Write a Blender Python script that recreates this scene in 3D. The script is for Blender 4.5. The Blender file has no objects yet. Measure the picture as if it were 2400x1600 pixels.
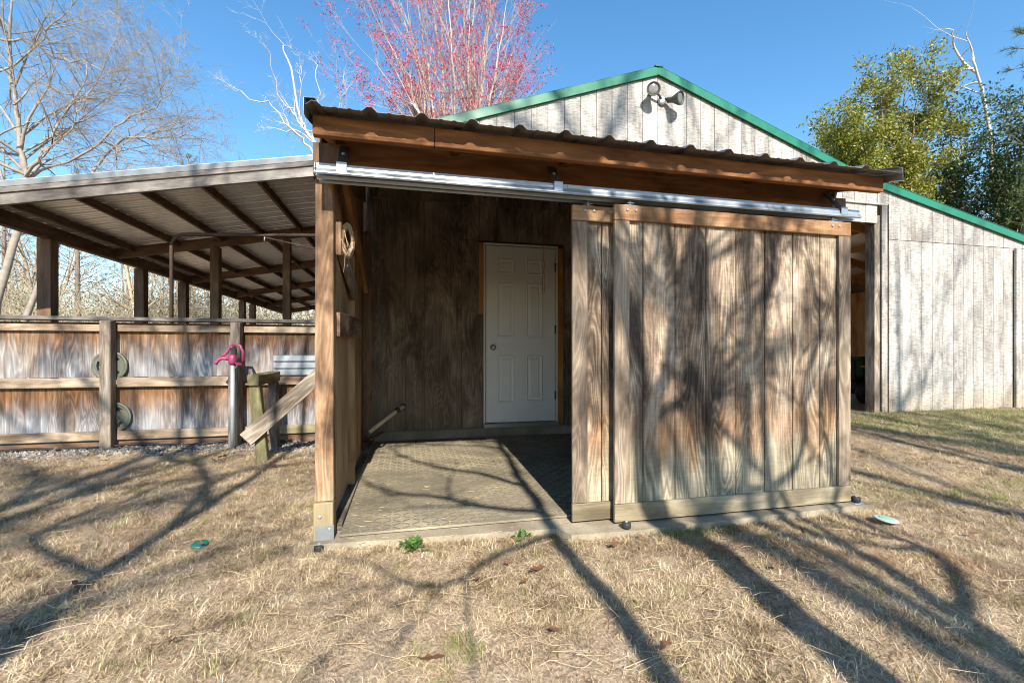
import bpy, bmesh, math, random
import numpy as np
from mathutils import Vector, Matrix
R = random.Random(7)
sc = bpy.context.scene
COL = sc.collection
rad = math.radians

# ------------------------------------------------------------------ camera, sky, sun, exposure
YAW = rad(13.1); HC = 0.95; F = 1067.0; V0 = 826.0
cam = bpy.data.cameras.new('camera'); co = bpy.data.objects.new('camera', cam); COL.objects.link(co)
cam.sensor_width = 36.0; cam.lens = 36.0 * F / 2400.0; cam.shift_y = (V0 - 800.0) / 2400.0
cam.clip_start = 0.05; cam.clip_end = 2000
co.location = (0, 0, HC); co.rotation_euler = (rad(90), 0, -YAW)
sc.camera = co
LD = Vector((0.033, 1.0, -0.707)).normalized()          # direction the sunlight travels
w = bpy.data.worlds.new('World'); sc.world = w; w.use_nodes = True
nt = w.node_tree; bg = nt.nodes['Background']
sky = nt.nodes.new('ShaderNodeTexSky'); sky.sky_type = 'NISHITA'; sky.sun_disc = False
sky.sun_elevation = math.asin(-LD.z); sky.sun_rotation = math.atan2(-LD.x, -LD.y)
sky.air_density = 1.0; sky.dust_density = 0.2; sky.ozone_density = 1.6
hs = nt.nodes.new('ShaderNodeHueSaturation'); hs.inputs['Saturation'].default_value = 1.25; hs.inputs['Hue'].default_value = 0.494
nt.links.new(sky.outputs[0], hs.inputs['Color']); nt.links.new(hs.outputs[0], bg.inputs[0]); bg.inputs[1].default_value = 0.118
sl = bpy.data.lights.new('sun', 'SUN'); so = bpy.data.objects.new('sun', sl); COL.objects.link(so)
sl.energy = 5.0; sl.angle = rad(0.5); sl.color = (1.0, 0.93, 0.82)
so.rotation_euler = LD.to_track_quat('-Z', 'Y').to_euler()
vs = sc.view_settings; vs.view_transform = 'Standard'; vs.look = 'None'; vs.exposure = 1.2; vs.gamma = 1.0
sc.render.engine = 'CYCLES'; sc.cycles.use_denoising = True; sc.cycles.filter_width = 1.05; sc.cycles.max_bounces = 7
sc.cycles.diffuse_bounces = 5; sc.cycles.use_adaptive_sampling = True; sc.cycles.adaptive_threshold = 0.02; sc.cycles.caustics_reflective = False; sc.cycles.caustics_refractive = False

CS, SN = math.cos(YAW), math.sin(YAW)
def xz(u, v, Y):                       # point of the plane Y = const seen in direction (u, v)
    t = (u - 1200) / F; X = Y * (SN + t * CS) / (CS - t * SN); Z = X * SN + Y * CS
    return Vector((X, Y, HC + (V0 - v) / F * Z))
def pz(u, v, Z):                       # point at forward distance Z
    l = (u - 1200) / F * Z
    return Vector((l * CS + Z * SN, Z * CS - l * SN, HC + (V0 - v) / F * Z))

# ------------------------------------------------------------------ node helpers
class NB:
    def __init__(s, name):
        s.m = bpy.data.materials.new(name); s.m.use_nodes = True; s.t = s.m.node_tree
        s.b = s.t.nodes['Principled BSDF']; s.b.inputs['Roughness'].default_value = 0.8
        s.b.inputs['Specular IOR Level'].default_value = 0.25
    def n(s, ty, **k):
        x = s.t.nodes.new(ty)
        for a, b in k.items(): setattr(x, a, b)
        return x
    def put(s, sock, v):
        if hasattr(v, 'is_linked') or isinstance(v, bpy.types.NodeSocket): s.t.links.new(v, sock)
        elif isinstance(v, (tuple, list)) and len(v) == 3 and sock.type == 'RGBA': sock.default_value = (*v, 1)
        else: sock.default_value = v
    def math(s, op, a, b=0.0, c=0.0, clamp=False):
        x = s.n('ShaderNodeMath', operation=op, use_clamp=clamp)
        s.put(x.inputs[0], a); s.put(x.inputs[1], b); s.put(x.inputs[2], c); return x.outputs[0]
    def vmath(s, op, a, b):
        x = s.n('ShaderNodeVectorMath', operation=op); s.put(x.inputs[0], a); s.put(x.inputs[1], b); return x.outputs[0]
    def noise(s, vec, scale=1.0, detail=2.0, rough=0.5, dist=0.0):
        x = s.n('ShaderNodeTexNoise'); s.put(x.inputs['Vector'], vec); x.inputs['Scale'].default_value = scale
        x.inputs['Detail'].default_value = detail; x.inputs['Roughness'].default_value = rough
        x.inputs['Distortion'].default_value = dist; return x.outputs[0]
    def mix(s, f, a, b, mode='MIX'):
        x = s.n('ShaderNodeMix', data_type='RGBA', blend_type=mode); s.put(x.inputs[0], f); s.put(x.inputs[6], a); s.put(x.inputs[7], b); return x.outputs[2]
    def ramp(s, f, stops, interp='LINEAR'):
        x = s.n('ShaderNodeValToRGB'); x.color_ramp.interpolation = interp; e = x.color_ramp.elements
        while len(e) < len(stops): e.new(0.5)
        for i, (p, c) in enumerate(stops):
            e[i].position = p; e[i].color = (*c, 1) if isinstance(c, tuple) else (c, c, c, 1)
        s.put(x.inputs[0], f); return x.outputs[0]
    def bump(s, h, strength=0.4, dist=0.01):
        x = s.n('ShaderNodeBump'); x.inputs['Strength'].default_value = strength; x.inputs['Distance'].default_value = dist
        s.put(x.inputs['Height'], h); s.t.links.new(x.outputs[0], s.b.inputs['Normal'])
    def col(s, c): s.put(s.b.inputs['Base Color'], c)
    def obj(s):
        return s.n('ShaderNodeTexCoord').outputs['Object']
    def rnd(s):
        return s.n('ShaderNodeObjectInfo').outputs['Random']
    def xyz(s, v):
        x = s.n('ShaderNodeSeparateXYZ'); s.put(x.inputs[0], v); return x.outputs
    def vec(s, a, b, c):
        x = s.n('ShaderNodeCombineXYZ'); s.put(x.inputs[0], a); s.put(x.inputs[1], b); s.put(x.inputs[2], c); return x.outputs[0]

MATS = {}
def wood(name, cols, ring=8.0, ringc=0.45, finec=0.4, saw=0.0, blotch=1.0, zones=None, knots=0.5, rough=0.85, bump=0.5, var=0.25, streak=0.0, rscale=1.0, cont=False):
    """weathered timber; the grain runs along local X. cols: dark, mid, light; zones: stains by height along the board."""
    b = NB(name); o = b.obj(); r = b.rnd()
    off = b.vec(b.math('MULTIPLY', r, 53.0), b.math('MULTIPLY', r, 91.0), b.math('MULTIPLY', r, 17.0))
    p = b.vmath('ADD', o, off)
    if cont:                                   # grooved sheet goods: one figure runs across all boards
        w_ = b.xyz(b.n('ShaderNodeNewGeometry').outputs['Position']); p = b.vec(w_[2], w_[0], w_[1])
    q = b.vmath('MULTIPLY', p, (1.0 * rscale, 7.0 * rscale, 7.0 * rscale))
    n1 = b.noise(q, 1.0, 2.2, 0.42, 0.3)
    rg = b.math('PINGPONG', b.math('MULTIPLY', n1, ring * 2.2), 1.0)
    rg = b.math('POWER', rg, 1.6)
    fine = b.noise(b.vmath('MULTIPLY', p, (5, 190, 190)), 1.0, 3.0, 0.6)
    bl = b.noise(b.vmath('MULTIPLY', p, (1.7, 3.4, 3.4) if cont else (1.6, 5, 5)), 1.0, 6.0, 0.64, 0.5)
    bl = b.math('MULTIPLY_ADD', b.math('SUBTRACT', bl, 0.5), 1.5 * blotch, 0.5)
    bl = b.math('ADD', bl, b.math('MULTIPLY', b.math('SUBTRACT', r, 0.5), var))
    c = b.ramp(bl, [(0.18, cols[0]), (0.5, cols[1]), (0.85, cols[2])])
    if zones:
        x = b.xyz(o)[0]
        h = b.math('ADD', x, b.math('MULTIPLY', b.math('SUBTRACT', b.noise(b.vmath('MULTIPLY', p, (2.2, 16, 16)), 1.0, 5.0, 0.7), 0.5), zones[0]))
        for (h0, h1, colr, amt) in zones[1]:
            # a stain between two heights with ragged edges
            a1 = b.n('ShaderNodeMapRange', interpolation_type='SMOOTHSTEP'); b.put(a1.inputs[0], h); a1.inputs[1].default_value = h0[0]; a1.inputs[2].default_value = h0[1]
            a2 = b.n('ShaderNodeMapRange', interpolation_type='SMOOTHSTEP'); b.put(a2.inputs[0], h); a2.inputs[1].default_value = h1[0]; a2.inputs[2].default_value = h1[1]
            a2.inputs[3].default_value = 1.0; a2.inputs[4].default_value = 0.0
            f = b.math('MULTIPLY', a1.outputs[0], a2.outputs[0])
            pt = b.math('MULTIPLY_ADD', b.noise(b.vmath('MULTIPLY', p, (1.5, 6, 6)), 1.0, 3.0, 0.6), 2.4, -.55, clamp=True) if h0[0] > -2 else 1.0
            c = b.mix(b.math('MULTIPLY', b.math('MULTIPLY', f, amt), pt), c, colr)
    rc = b.math('MULTIPLY', ringc, b.math('MULTIPLY_ADD', b.noise(b.vmath('MULTIPLY', p, (1.3, 2.6, 2.6)), 1.0, 3.0, 0.5), 2.6, -.55, clamp=True))
    g = b.math('ADD', b.math('MULTIPLY', rg, rc), b.math('MULTIPLY_ADD', rc, -.62, 1.0))
    c = b.mix(1.0, c, b.vec(g, g, g), 'MULTIPLY')
    ff = b.math('MULTIPLY_ADD', fine, finec * 2, 1.0 - finec)
    c = b.mix(1.0, c, b.vec(ff, ff, ff), 'MULTIPLY')
    hgt = b.math('ADD', b.math('MULTIPLY', rg, 0.5), fine)
    if streak:
        st = b.noise(b.vmath('MULTIPLY', p, (1.2, 40, 40)), 1.0, 4.0, 0.6)
        st = b.ramp(st, [(0.35, 1.0 - streak), (0.6, 1.0)])
        c = b.mix(1.0, c, st, 'MULTIPLY')
    if saw:
        sw = b.noise(b.vmath('MULTIPLY', p, (95, 11.0, 11.0)), 1.0, 4.0, 0.75, 0.3)
        sv = b.ramp(sw, [(0.36, 1.0 - saw), (0.56, 1.0)])
        c = b.mix(1.0, c, sv, 'MULTIPLY'); hgt = b.math('ADD', hgt, b.math('MULTIPLY', sw, 1.2))
    if knots:
        v = b.n('ShaderNodeTexVoronoi'); b.put(v.inputs['Vector'], b.vmath('MULTIPLY', p, (1.1, 3.4, 3.4))); v.inputs['Scale'].default_value = 1.0
        k = b.ramp(v.outputs['Distance'], [(0.05, 1.0), (0.10, 0.0)])
        c = b.mix(b.math('MULTIPLY', k, knots), c, (cols[0][0] * .45, cols[0][1] * .4, cols[0][2] * .35))
    b.col(c); b.b.inputs['Roughness'].default_value = rough; b.bump(hgt, bump, 0.004)
    MATS[name] = b.m; return b.m

def plain(name, c, rough=0.6, metal=0.0, nz=0.12, scale=8.0, bump=0.0, spec=0.3):
    b = NB(name); o = b.obj()
    n = b.noise(b.vmath('ADD', o, b.vec(b.math('MULTIPLY', b.rnd(), 31.0), 3.0, 5.0)), scale, 5.0, 0.65)
    k = b.math('MULTIPLY_ADD', b.math('SUBTRACT', n, 0.5), nz * 4, 1.0)
    b.col(b.mix(1.0, c, b.vec(k, k, k), 'MULTIPLY'))
    b.b.inputs['Roughness'].default_value = rough; b.b.inputs['Metallic'].default_value = metal
    b.b.inputs['Specular IOR Level'].default_value = spec
    if bump: b.bump(n, bump, 0.01)
    MATS[name] = b.m; return b.m

# door planks: bleached foot, an orange band above it, brown and grey weathering higher up (x is measured from the board's middle)
wood('door_wood', [(.082, .058, .043), (.255, .183, .126), (.54, .435, .325)], ring=17, ringc=.78, finec=.4, saw=.16, blotch=1.9,
     zones=(.75, [((-.60, -.45), (-.42, -.22), (.36, .17, .06), .6), ((-3, -2.9), (-.70, -.34), (.42, .37, .26), .75)]), knots=.0, streak=.22, var=.0, cont=True)
wood('door_frame_wood', [(.075, .056, .044), (.18, .136, .10), (.33, .262, .195)], ring=14, ringc=.55, finec=.4, knots=.7, blotch=1.5)
wood('door_rail_wood', [(.17, .085, .042), (.31, .175, .09), (.45, .30, .18)], ring=6, ringc=.35, finec=.35, knots=.5, saw=.15, blotch=1.4)
wood('door_foot_wood', [(.12, .095, .058), (.22, .18, .115), (.33, .285, .20)], ring=6, ringc=.4, finec=.35, knots=.3, blotch=1.4)
wood('barn_white', [(.22, .20, .178), (.44, .415, .38), (.62, .595, .55)], ring=3, ringc=.07, finec=.3, saw=.5, blotch=.95, knots=.0, streak=.18, var=.1, zones=(.5, [((-9, -8), (-1.2, -.75), (.47, .38, .26), .55)]))
wood('barn_grey', [(.22, .20, .18), (.40, .375, .345), (.56, .53, .485)], ring=3, ringc=.08, finec=.3, saw=.5, blotch=.95, knots=.0, streak=.18, var=.1, zones=(.5, [((-9, -8), (-1.2, -.75), (.42, .33, .22), .55)]))
wood('back_wood', [(.115, .086, .064), (.265, .20, .15), (.46, .37, .285)], ring=16, ringc=.6, finec=.4, knots=.0, streak=.3, blotch=1.3, var=.05, cont=True,
     zones=(.4, [((-9, -8), (-.95, -.55), (.24, .19, .13), .6)]))
wood('new_wood', [(.105, .040, .015), (.215, .092, .034), (.34, .17, .07)], ring=6, ringc=.5, finec=.3, knots=.85)
wood('post_wood', [(.075, .042, .024), (.215, .128, .072), (.41, .27, .16)], ring=14, ringc=.55, finec=.4, knots=.6, blotch=1.6)
wood('sheathing', [(.20, .115, .057), (.34, .21, .11), (.46, .30, .17)], ring=5, ringc=.4, finec=.3, knots=.2)
wood('old_grey', [(.08, .063, .05), (.20, .16, .125), (.38, .32, .255)], ring=9, ringc=.55, finec=.5, knots=.7, blotch=1.5)
wood('mossy', [(.10, .092, .042), (.20, .178, .095), (.34, .30, .195)], ring=6, ringc=.45, finec=.4, knots=.4, blotch=1.5)
wood('foot_wood', [(.13, .10, .05), (.21, .165, .09), (.30, .245, .145)], ring=5, ringc=.3, finec=.3, knots=.2)
wood('rail_wood', [(.13, .09, .06), (.28, .205, .14), (.45, .365, .265)], ring=5, ringc=.5, finec=.4, knots=.8, blotch=1.5)
wood('fence_ply', [(.035, .025, .02), (.135, .083, .05), (.30, .20, .12)], ring=17, ringc=.6, finec=.35, blotch=1.7, cont=True, knots=.0, rscale=.9,
     zones=(.5, [((-.1, .2), (.9, 1.0), (.26, .115, .038), .75), ((-1.9, -1.8), (-.22, .18), (.40, .41, .43), .95)]), streak=.4)
wood('beam_dark', [(.07, .042, .026), (.165, .10, .062), (.27, .18, .115)], ring=5, ringc=.4, finec=.35, knots=.6)
wood('grey_fascia', [(.075, .065, .058), (.16, .14, .125), (.28, .255, .23)], ring=5, ringc=.35, finec=.4, knots=.3, blotch=1.4)
wood('orange_wood', [(.36, .155, .045), (.50, .245, .08), (.60, .34, .13)], ring=5, ringc=.3, finec=.25, knots=.3)
wood('inside_wood', [(.44, .19, .07), (.62, .31, .12), (.72, .42, .19)], ring=5, ringc=.3, finec=.2, knots=.4)
plain('galv', (.36, .40, .44), .42, .6, .17, 9)
plain('galv_dull', (.34, .37, .39), .55, .5, .14, 9)
plain('drip_metal', (.17, .18, .19), .6, .2, .1, 5)
plain('pipe_galv', (.30, .35, .38), .6, .2, .2, 9)
plain('dark_galv', (.20, .21, .21), .6, .4, .2, 14)
plain('sheet_under', (.82, .80, .76), .34, .45, .06, 3)
plain('roof_dark', (.30, .285, .27), .45, .6, .12, 4)
plain('green_trim', (.010, .135, .078), .42, 0, .09, 4, spec=.5)
plain('white_paint', (.88, .87, .83), .42, 0, .045, 5, spec=.4)
plain('brass', (.35, .27, .12), .3, 1, .05)
plain('black_rubber', (.025, .025, .027), .55, 0, .1)
plain('steel', (.45, .45, .45), .4, .9, .08)
plain('rust_iron', (.085, .055, .04), .7, .3, .25, 20)
plain('dark_metal', (.09, .085, .075), .5, .5, .15, 12)
plain('pink_paint', (.27, .035, .10), .4, 0, .06, 20, spec=.5)
plain('plate_iron', (.13, .14, .11), .6, .3, .2, 20, bump=.2)
plain('lens', (.16, .165, .15), .12, 0, .05, 30, spec=.8)
plain('jute', (.34, .235, .15), .9, 0, .2, 30)
plain('red_string', (.25, .07, .06), .9, 0, .1)
plain('black_hose', (.02, .02, .02), .5, 0, .1)
plain('mint_plastic', (.16, .36, .28), .4, 0, .03)
plain('pale_plastic', (.34, .42, .37), .4, 0, .03)
plain('teal_plastic', (.008, .10, .09), .5, 0, .1)
plain('mower_green', (.012, .05, .018), .4, 0, .1)
plain('mower_yellow', (.70, .48, .03), .45, 0, .05)
plain('mower_black', (.014, .014, .015), .6, 0, .1)
plain('interior_floor', (.22, .21, .19), .9, 0, .1)
plain('bark_grey', (.25, .22, .185), .9, 0, .25, 9, bump=.4)
plain('bark_pale', (.42, .38, .33), .85, 0, .18, 9, bump=.3)
plain('bark_birchy', (.36, .32, .275), .85, 0, .2, 7, bump=.3)
plain('bark_dark', (.16, .12, .095), .9, 0, .25, 9, bump=.4)
plain('twig_brown', (.34, .27, .205), .9, 0, .2, 5)
plain('brush_tan', (.42, .35, .24), .9, 0, .25, 3)
plain('brush_pale', (.55, .48, .36), .9, 0, .25, 3)
plain('red_bud', (.42, .05, .075), .7, 0, .2, 3)
plain('mat_bar', (.11, .097, .073), .7, 0, .25, 3)
plain('pvc', (.60, .50, .36), .5, 0, .15, 20)

def leafmat(name, c1, c2, trans=.35):
    b = NB(name); r = b.n('ShaderNodeNewGeometry').outputs['Random Per Island']
    c = b.mix(r, c1, c2); b.col(c); b.b.inputs['Roughness'].default_value = .45; b.b.inputs['Specular IOR Level'].default_value = .4
    t = b.n('ShaderNodeBsdfTranslucent'); b.put(t.inputs[0], c); mx = b.n('ShaderNodeMixShader'); mx.inputs[0].default_value = trans
    b.t.links.new(b.b.outputs[0], mx.inputs[1]); b.t.links.new(t.outputs[0], mx.inputs[2])
    b.t.links.new(mx.outputs[0], b.t.nodes['Material Output'].inputs[0]); MATS[name] = b.m
leafmat('leaf_holly', (.085, .115, .015), (.34, .315, .05))
leafmat('leaf_dark', (.018, .05, .014), (.07, .11, .03))
leafmat('leaf_pine', (.04, .085, .02), (.16, .20, .05))
leafmat('leaf_brush', (.13, .125, .055), (.32, .265, .155))
leafmat('leaf_weed', (.05, .12, .025), (.12, .21, .05))
leafmat('leaf_dead', (.11, .045, .025), (.24, .12, .065), .2)
leafmat('straw', (.40, .30, .16), (.72, .58, .36), .2)
def straw_blades():
    b = NB('straw_blade'); g = b.n('ShaderNodeNewGeometry'); r = g.outputs['Random Per Island']; p = g.outputs['Position']
    n = b.noise(p, 1.7, 4, .6, .4); n2 = b.noise(p, 9.0, 3, .6)
    k = b.math('ADD', b.math('MULTIPLY', r, .7), b.math('MULTIPLY_ADD', n, .9, b.math('MULTIPLY_ADD', n2, 1.2, -.95)), clamp=True)
    c = b.ramp(k, [(.08, (.10, .064, .034)), (.32, (.32, .23, .132)), (.58, (.56, .44, .275)), (.92, (.80, .68, .475))]); c = b.mix(b.ramp(b.noise(p, .9, 4, .6), [(.55, 0.0), (.7, .4)]), c, (.44, .235, .125)); b.col(c)
    b.b.inputs['Roughness'].default_value = .6; t = b.n('ShaderNodeBsdfTranslucent'); b.put(t.inputs[0], c); mx = b.n('ShaderNodeMixShader'); mx.inputs[0].default_value = .2
    b.t.links.new(b.b.outputs[0], mx.inputs[1]); b.t.links.new(t.outputs[0], mx.inputs[2]); b.t.links.new(mx.outputs[0], b.t.nodes['Material Output'].inputs[0]); MATS['straw_blade'] = b.m
straw_blades()
leafmat('grass_green', (.12, .15, .04), (.30, .30, .11), .3)

def concrete():
    b = NB('concrete'); o = b.obj(); n = b.noise(o, 3.0, 6, .65); n2 = b.noise(o, 60.0, 3, .6)
    c = b.ramp(n, [(.3, (.17, .14, .10)), (.5, (.29, .245, .175)), (.72, (.42, .36, .255))])
    b.col(b.mix(1.0, c, b.ramp(n2, [(.3, .75), (.6, 1.0)]), 'MULTIPLY')); b.bump(n2, .4, .004); MATS['concrete'] = b.m
    b = NB('mat_rubber'); o = b.obj(); n = b.noise(o, 1.3, 6, .7, .5); n2 = b.noise(o, 90.0, 3, .6)
    c = b.ramp(n, [(.32, (.13, .112, .08)), (.48, (.24, .205, .142)), (.66, (.38, .325, .215))])
    b.col(b.mix(1.0, c, b.ramp(n2, [(.3, .8), (.6, 1.0)]), 'MULTIPLY')); b.b.inputs['Roughness'].default_value = .75; b.bump(n2, .3, .003); MATS['mat_rubber'] = b.m
    b = NB('soil'); o = b.obj(); n = b.noise(o, .55, 6, .65, .3); n2 = b.noise(o, 35.0, 4, .7); n3 = b.noise(b.vmath('MULTIPLY', o, (140, 60, 60)), 1.0, 3, .6)
    c = b.ramp(n, [(.32, (.24, .165, .11)), (.5, (.33, .24, .165)), (.7, (.40, .305, .215))])
    c = b.mix(b.ramp(n2, [(.45, 0.0), (.62, .55)]), c, (.46, .37, .25))
    c = b.mix(1.0, c, b.ramp(n3, [(.3, .62), (.6, 1.05)]), 'MULTIPLY')
    gz = b.ramp(b.noise(o, .35, 4, .6), [(.48, 0.0), (.68, .5)])
    xx = b.n('ShaderNodeMapRange'); b.put(xx.inputs[0], b.xyz(o)[0]); xx.inputs[1].default_value = 2.8; xx.inputs[2].default_value = 5.0
    c = b.mix(b.math('MULTIPLY', gz, xx.outputs[0]), c, (.22, .22, .09))
    b.col(c); b.bump(b.math('ADD', n2, n3), .7, .02); MATS['soil'] = b.m
    b = NB('stone'); r = b.n('ShaderNodeNewGeometry').outputs['Random Per Island']
    b.col(b.ramp(r, [(.0, (.06, .06, .065)), (.5, (.15, .143, .135)), (1.0, (.33, .30, .26))])); MATS['stone'] = b.m
concrete()

# ------------------------------------------------------------------ object helpers
def tag(o, label=None, cat=None, group=None, kind=None):
    for k, v in (('label', label), ('category', cat), ('group', group), ('kind', kind)):
        if v: o[k] = v
    return o
def empty(name, loc, label, cat, group=None):
    o = bpy.data.objects.new(name, None); COL.objects.link(o); o.location = loc
    return tag(o, label, cat, group)
bpy.context.view_layer.update()
def link(name, me, mat, parent=None, mw=None):
    o = bpy.data.objects.new(name, me); COL.objects.link(o)
    if mat and not me.materials: me.materials.append(MATS[mat])
    M = mw if mw is not None else Matrix()
    if parent is not None:
        o.parent = parent; o.matrix_parent_inverse = pw(parent).inverted()
    o.matrix_basis = M
    return o
def pw(o):
    M = Matrix.LocRotScale(o.location, o.rotation_euler, o.scale)
    if o.parent is not None: return pw(o.parent) @ o.matrix_parent_inverse @ M
    return M
def mesh(name, V, Fs, smooth=False):
    me = bpy.data.meshes.new(name); me.from_pydata([tuple(v) for v in V], [], Fs); me.update()
    if smooth: me.polygons.foreach_set('use_smooth', [True] * len(me.polygons))
    return me
def chamfer(hx, hy, hz, c, taper=None):
    V = []; idx = {}
    for sx in (-1, 1):
        for sy in (-1, 1):
            for sz in (-1, 1):
                for a in range(3):
                    v = [sx * (hx - c), sy * (hy - c), sz * (hz - c)]; v[a] = (sx * hx, sy * hy, sz * hz)[a]
                    idx[(sx, sy, sz, a)] = len(V); V.append(Vector(v))
    Fs = []
    for a in range(3):
        b_, c_ = [i for i in range(3) if i != a]
        for s in (-1, 1):
            q = []
            for sb, s2 in ((-1, -1), (1, -1), (1, 1), (-1, 1)):
                k = [0, 0, 0]; k[a] = s; k[b_] = sb; k[c_] = s2; q.append(idx[(*k, a)])
            Fs.append(q)
    for a in range(3):
        b_, c_ = [i for i in range(3) if i != a]
        for sb in (-1, 1):
            for s2 in (-1, 1):
                q = []
                for sa, ax in ((-1, b_), (1, b_), (1, c_), (-1, c_)):
                    k = [0, 0, 0]; k[a] = sa; k[b_] = sb; k[c_] = s2; q.append(idx[(*k, ax)])
                Fs.append(q)
    for sx in (-1, 1):
        for sy in (-1, 1):
            for sz in (-1, 1): Fs.append([idx[(sx, sy, sz, a)] for a in range(3)])
    out = []
    for f in Fs:
        ctr = sum((V[i] for i in f), Vector()) / len(f); nn = (V[f[1]] - V[f[0]]).cross(V[f[2]] - V[f[0]])
        out.append(f if nn.dot(ctr) > 0 else f[::-1])
    return V, out
def frame(ax, wd):
    x = Vector(ax).normalized(); y = Vector(wd); y = (y - x * y.dot(x)).normalized(); z = x.cross(y)
    return Matrix((x, y, z)).transposed().to_4x4()
BC = {}
def board(name, parent, mat, p0, p1, wd, wid, th, ch=.0025, jit=.0):
    """a plank from p0 to p1 (centre line), wid wide along wd, th thick; grain along its length."""
    p0, p1 = Vector(p0), Vector(p1); L = (p1 - p0).length
    key = (round(L, 4), round(wid, 4), round(th, 4), ch, mat)
    if key in BC and not jit: me = BC[key]
    else:
        V, Fs = chamfer(L / 2, wid / 2, th / 2, min(ch, th * .3))
        if jit: V = [v + Vector((R.uniform(-jit, jit), R.uniform(-jit, jit), R.uniform(-jit, jit))) for v in V]
        me = mesh(name, V, Fs); BC[key] = me
    M = frame(p1 - p0, wd); M.translation = (p0 + p1) / 2
    return link(name, me, mat, parent, M)
def box(name, parent, mat, lo, hi, ch=.003, grain=None):
    lo, hi = Vector(lo), Vector(hi); d = hi - lo; c = (lo + hi) / 2
    a = grain if grain is not None else max(range(3), key=lambda i: d[i])
    ax = Vector((0, 0, 0)); ax[a] = 1
    oth = [i for i in range(3) if i != a]; b_ = max(oth, key=lambda i: d[i]); wd = Vector((0, 0, 0)); wd[b_] = 1
    t_ = [i for i in oth if i != b_][0]
    return board(name, parent, mat, c - ax * d[a] / 2, c + ax * d[a] / 2, wd, d[b_], d[t_], ch)
def poly_plank(name, parent, mat, x0, x1, z0, z1a, z1b, y0, y1):
    """a vertical plank whose top is cut to a slope; local X points up so the grain is vertical."""
    zc = (z0 + max(z1a, z1b)) / 2; xc = (x0 + x1) / 2; yc = (y0 + y1) / 2
    P = [(x0, z0), (x1, z0), (x1, z1b), (x0, z1a)]
    V = [(z - zc, x - xc, y - yc) for y in (y0, y1) for x, z in P]
    Fs = [[0, 1, 2, 3], [7, 6, 5, 4], [0, 4, 5, 1], [1, 5, 6, 2], [2, 6, 7, 3], [3, 7, 4, 0]]
    M = Matrix(((0, 1, 0, xc), (0, 0, 1, yc), (1, 0, 0, zc), (0, 0, 0, 1)))
    me = mesh(name, V, Fs); bm = bmesh.new(); bm.from_mesh(me); bmesh.ops.recalc_face_normals(bm, faces=bm.faces); bm.to_mesh(me); bm.free()
    return link(name, me, mat, parent, M)
def tube(pts, rads, sides=8, V=None, Fs=None, cap=True):
    V = [] if V is None else V; Fs = [] if Fs is None else Fs
    n = len(pts); base = len(V); up = Vector((0.31, 0.17, 0.93))
    for i, p in enumerate(pts):
        d = (pts[min(i + 1, n - 1)] - pts[max(i - 1, 0)])
        d = d.normalized() if d.length > 1e-9 else Vector((0, 0, 1))
        a = d.cross(up)
        if a.length < .05: a = d.cross(Vector((1, 0, 0)))
        a.normalize(); b_ = d.cross(a)
        for k in range(sides):
            t = 2 * math.pi * k / sides; V.append(p + (a * math.cos(t) + b_ * math.sin(t)) * rads[i])
    for i in range(n - 1):
        for k in range(sides):
            q = base + i * sides; k2 = (k + 1) % sides
            Fs.append((q + k, q + k2, q + sides + k2, q + sides + k))
    if cap:
        Fs.append(tuple(base + k for k in range(sides))[::-1]); Fs.append(tuple(base + (n - 1) * sides + k for k in range(sides)))
    return V, Fs
def tube_obj(name, parent, mat, pts, r, sides=10, smooth=True):
    pts = [Vector(p) for p in pts]; rr = [r] * len(pts) if not isinstance(r, (list, tuple)) else list(r)
    V, Fs = tube(pts, rr, sides); return link(name, mesh(name, V, Fs, smooth), mat, parent)
def lathe(name, parent, mat, prof, M, sides=24, smooth=False):
    """profile of (radius, height) turned round local Z."""
    V = []; Fs = []; n = len(prof)
    for r_, h in prof:
        for k in range(sides):
            t = 2 * math.pi * k / sides; V.append((r_ * math.cos(t), r_ * math.sin(t), h))
    for i in range(n - 1):
        for k in range(sides):
            k2 = (k + 1) % sides; Fs.append((i * sides + k, i * sides + k2, (i + 1) * sides + k2, (i + 1) * sides + k))
    Fs.append(tuple(range(sides))[::-1]); Fs.append(tuple((n - 1) * sides + k for k in range(sides)))
    me = mesh(name, V, Fs, smooth); return link(name, me, mat, parent, M)
def aim(loc, d):
    M = Vector(d).to_track_quat('Z', 'Y').to_matrix().to_4x4(); M.translation = loc; return M
def rib_sheet(name, parent, mat, a0, a1, along, normal, run, pitch=.2286, h=.019, th=.0015, mn=.003, steep=False):
    """ribbed metal roofing: ribs repeat between a0 and a1, each rib runs along `run`."""
    a0, a1, run, nrm = Vector(a0), Vector(a1), Vector(run), Vector(normal).normalized()
    L = (a1 - a0).length; d = (a1 - a0) / L; prof = []; s = 0.0; k = 0
    while s < L - pitch * .5:
        for ds, hh in (((0, 0), (.010, h), (.042, h), (.052, 0), (.104, 0), (.108, mn), (.122, mn), (.126, 0), (.164, 0), (.168, mn), (.182, mn), (.186, 0)) if steep else ((0, 0), (.022, h), (.042, h), (.064, 0), (.105, 0), (.112, mn), (.122, mn), (.129, 0), (.165, 0), (.172, mn), (.182, mn), (.189, 0))):
            if s + ds < L: prof.append((s + ds, hh))
        s += pitch
    prof.append((L, 0))
    V = []; n = len(prof)
    for tt in (0, th):
        for e in (Vector((0, 0, 0)), run):
            for (q, hh) in prof: V.append(a0 + d * q + nrm * (hh + tt) + e)
    Fs = []
    for i in range(n - 1):
        Fs.append((i, i + 1, n + i + 1, n + i)); Fs.append((2 * n + i, 3 * n + i, 3 * n + i + 1, 2 * n + i + 1))
        Fs.append((i, 2 * n + i, 2 * n + i + 1, i + 1)); Fs.append((n + i, n + i + 1, 3 * n + i + 1, 3 * n + i))
    return link(name, mesh(name, V, Fs), mat, parent)

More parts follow.
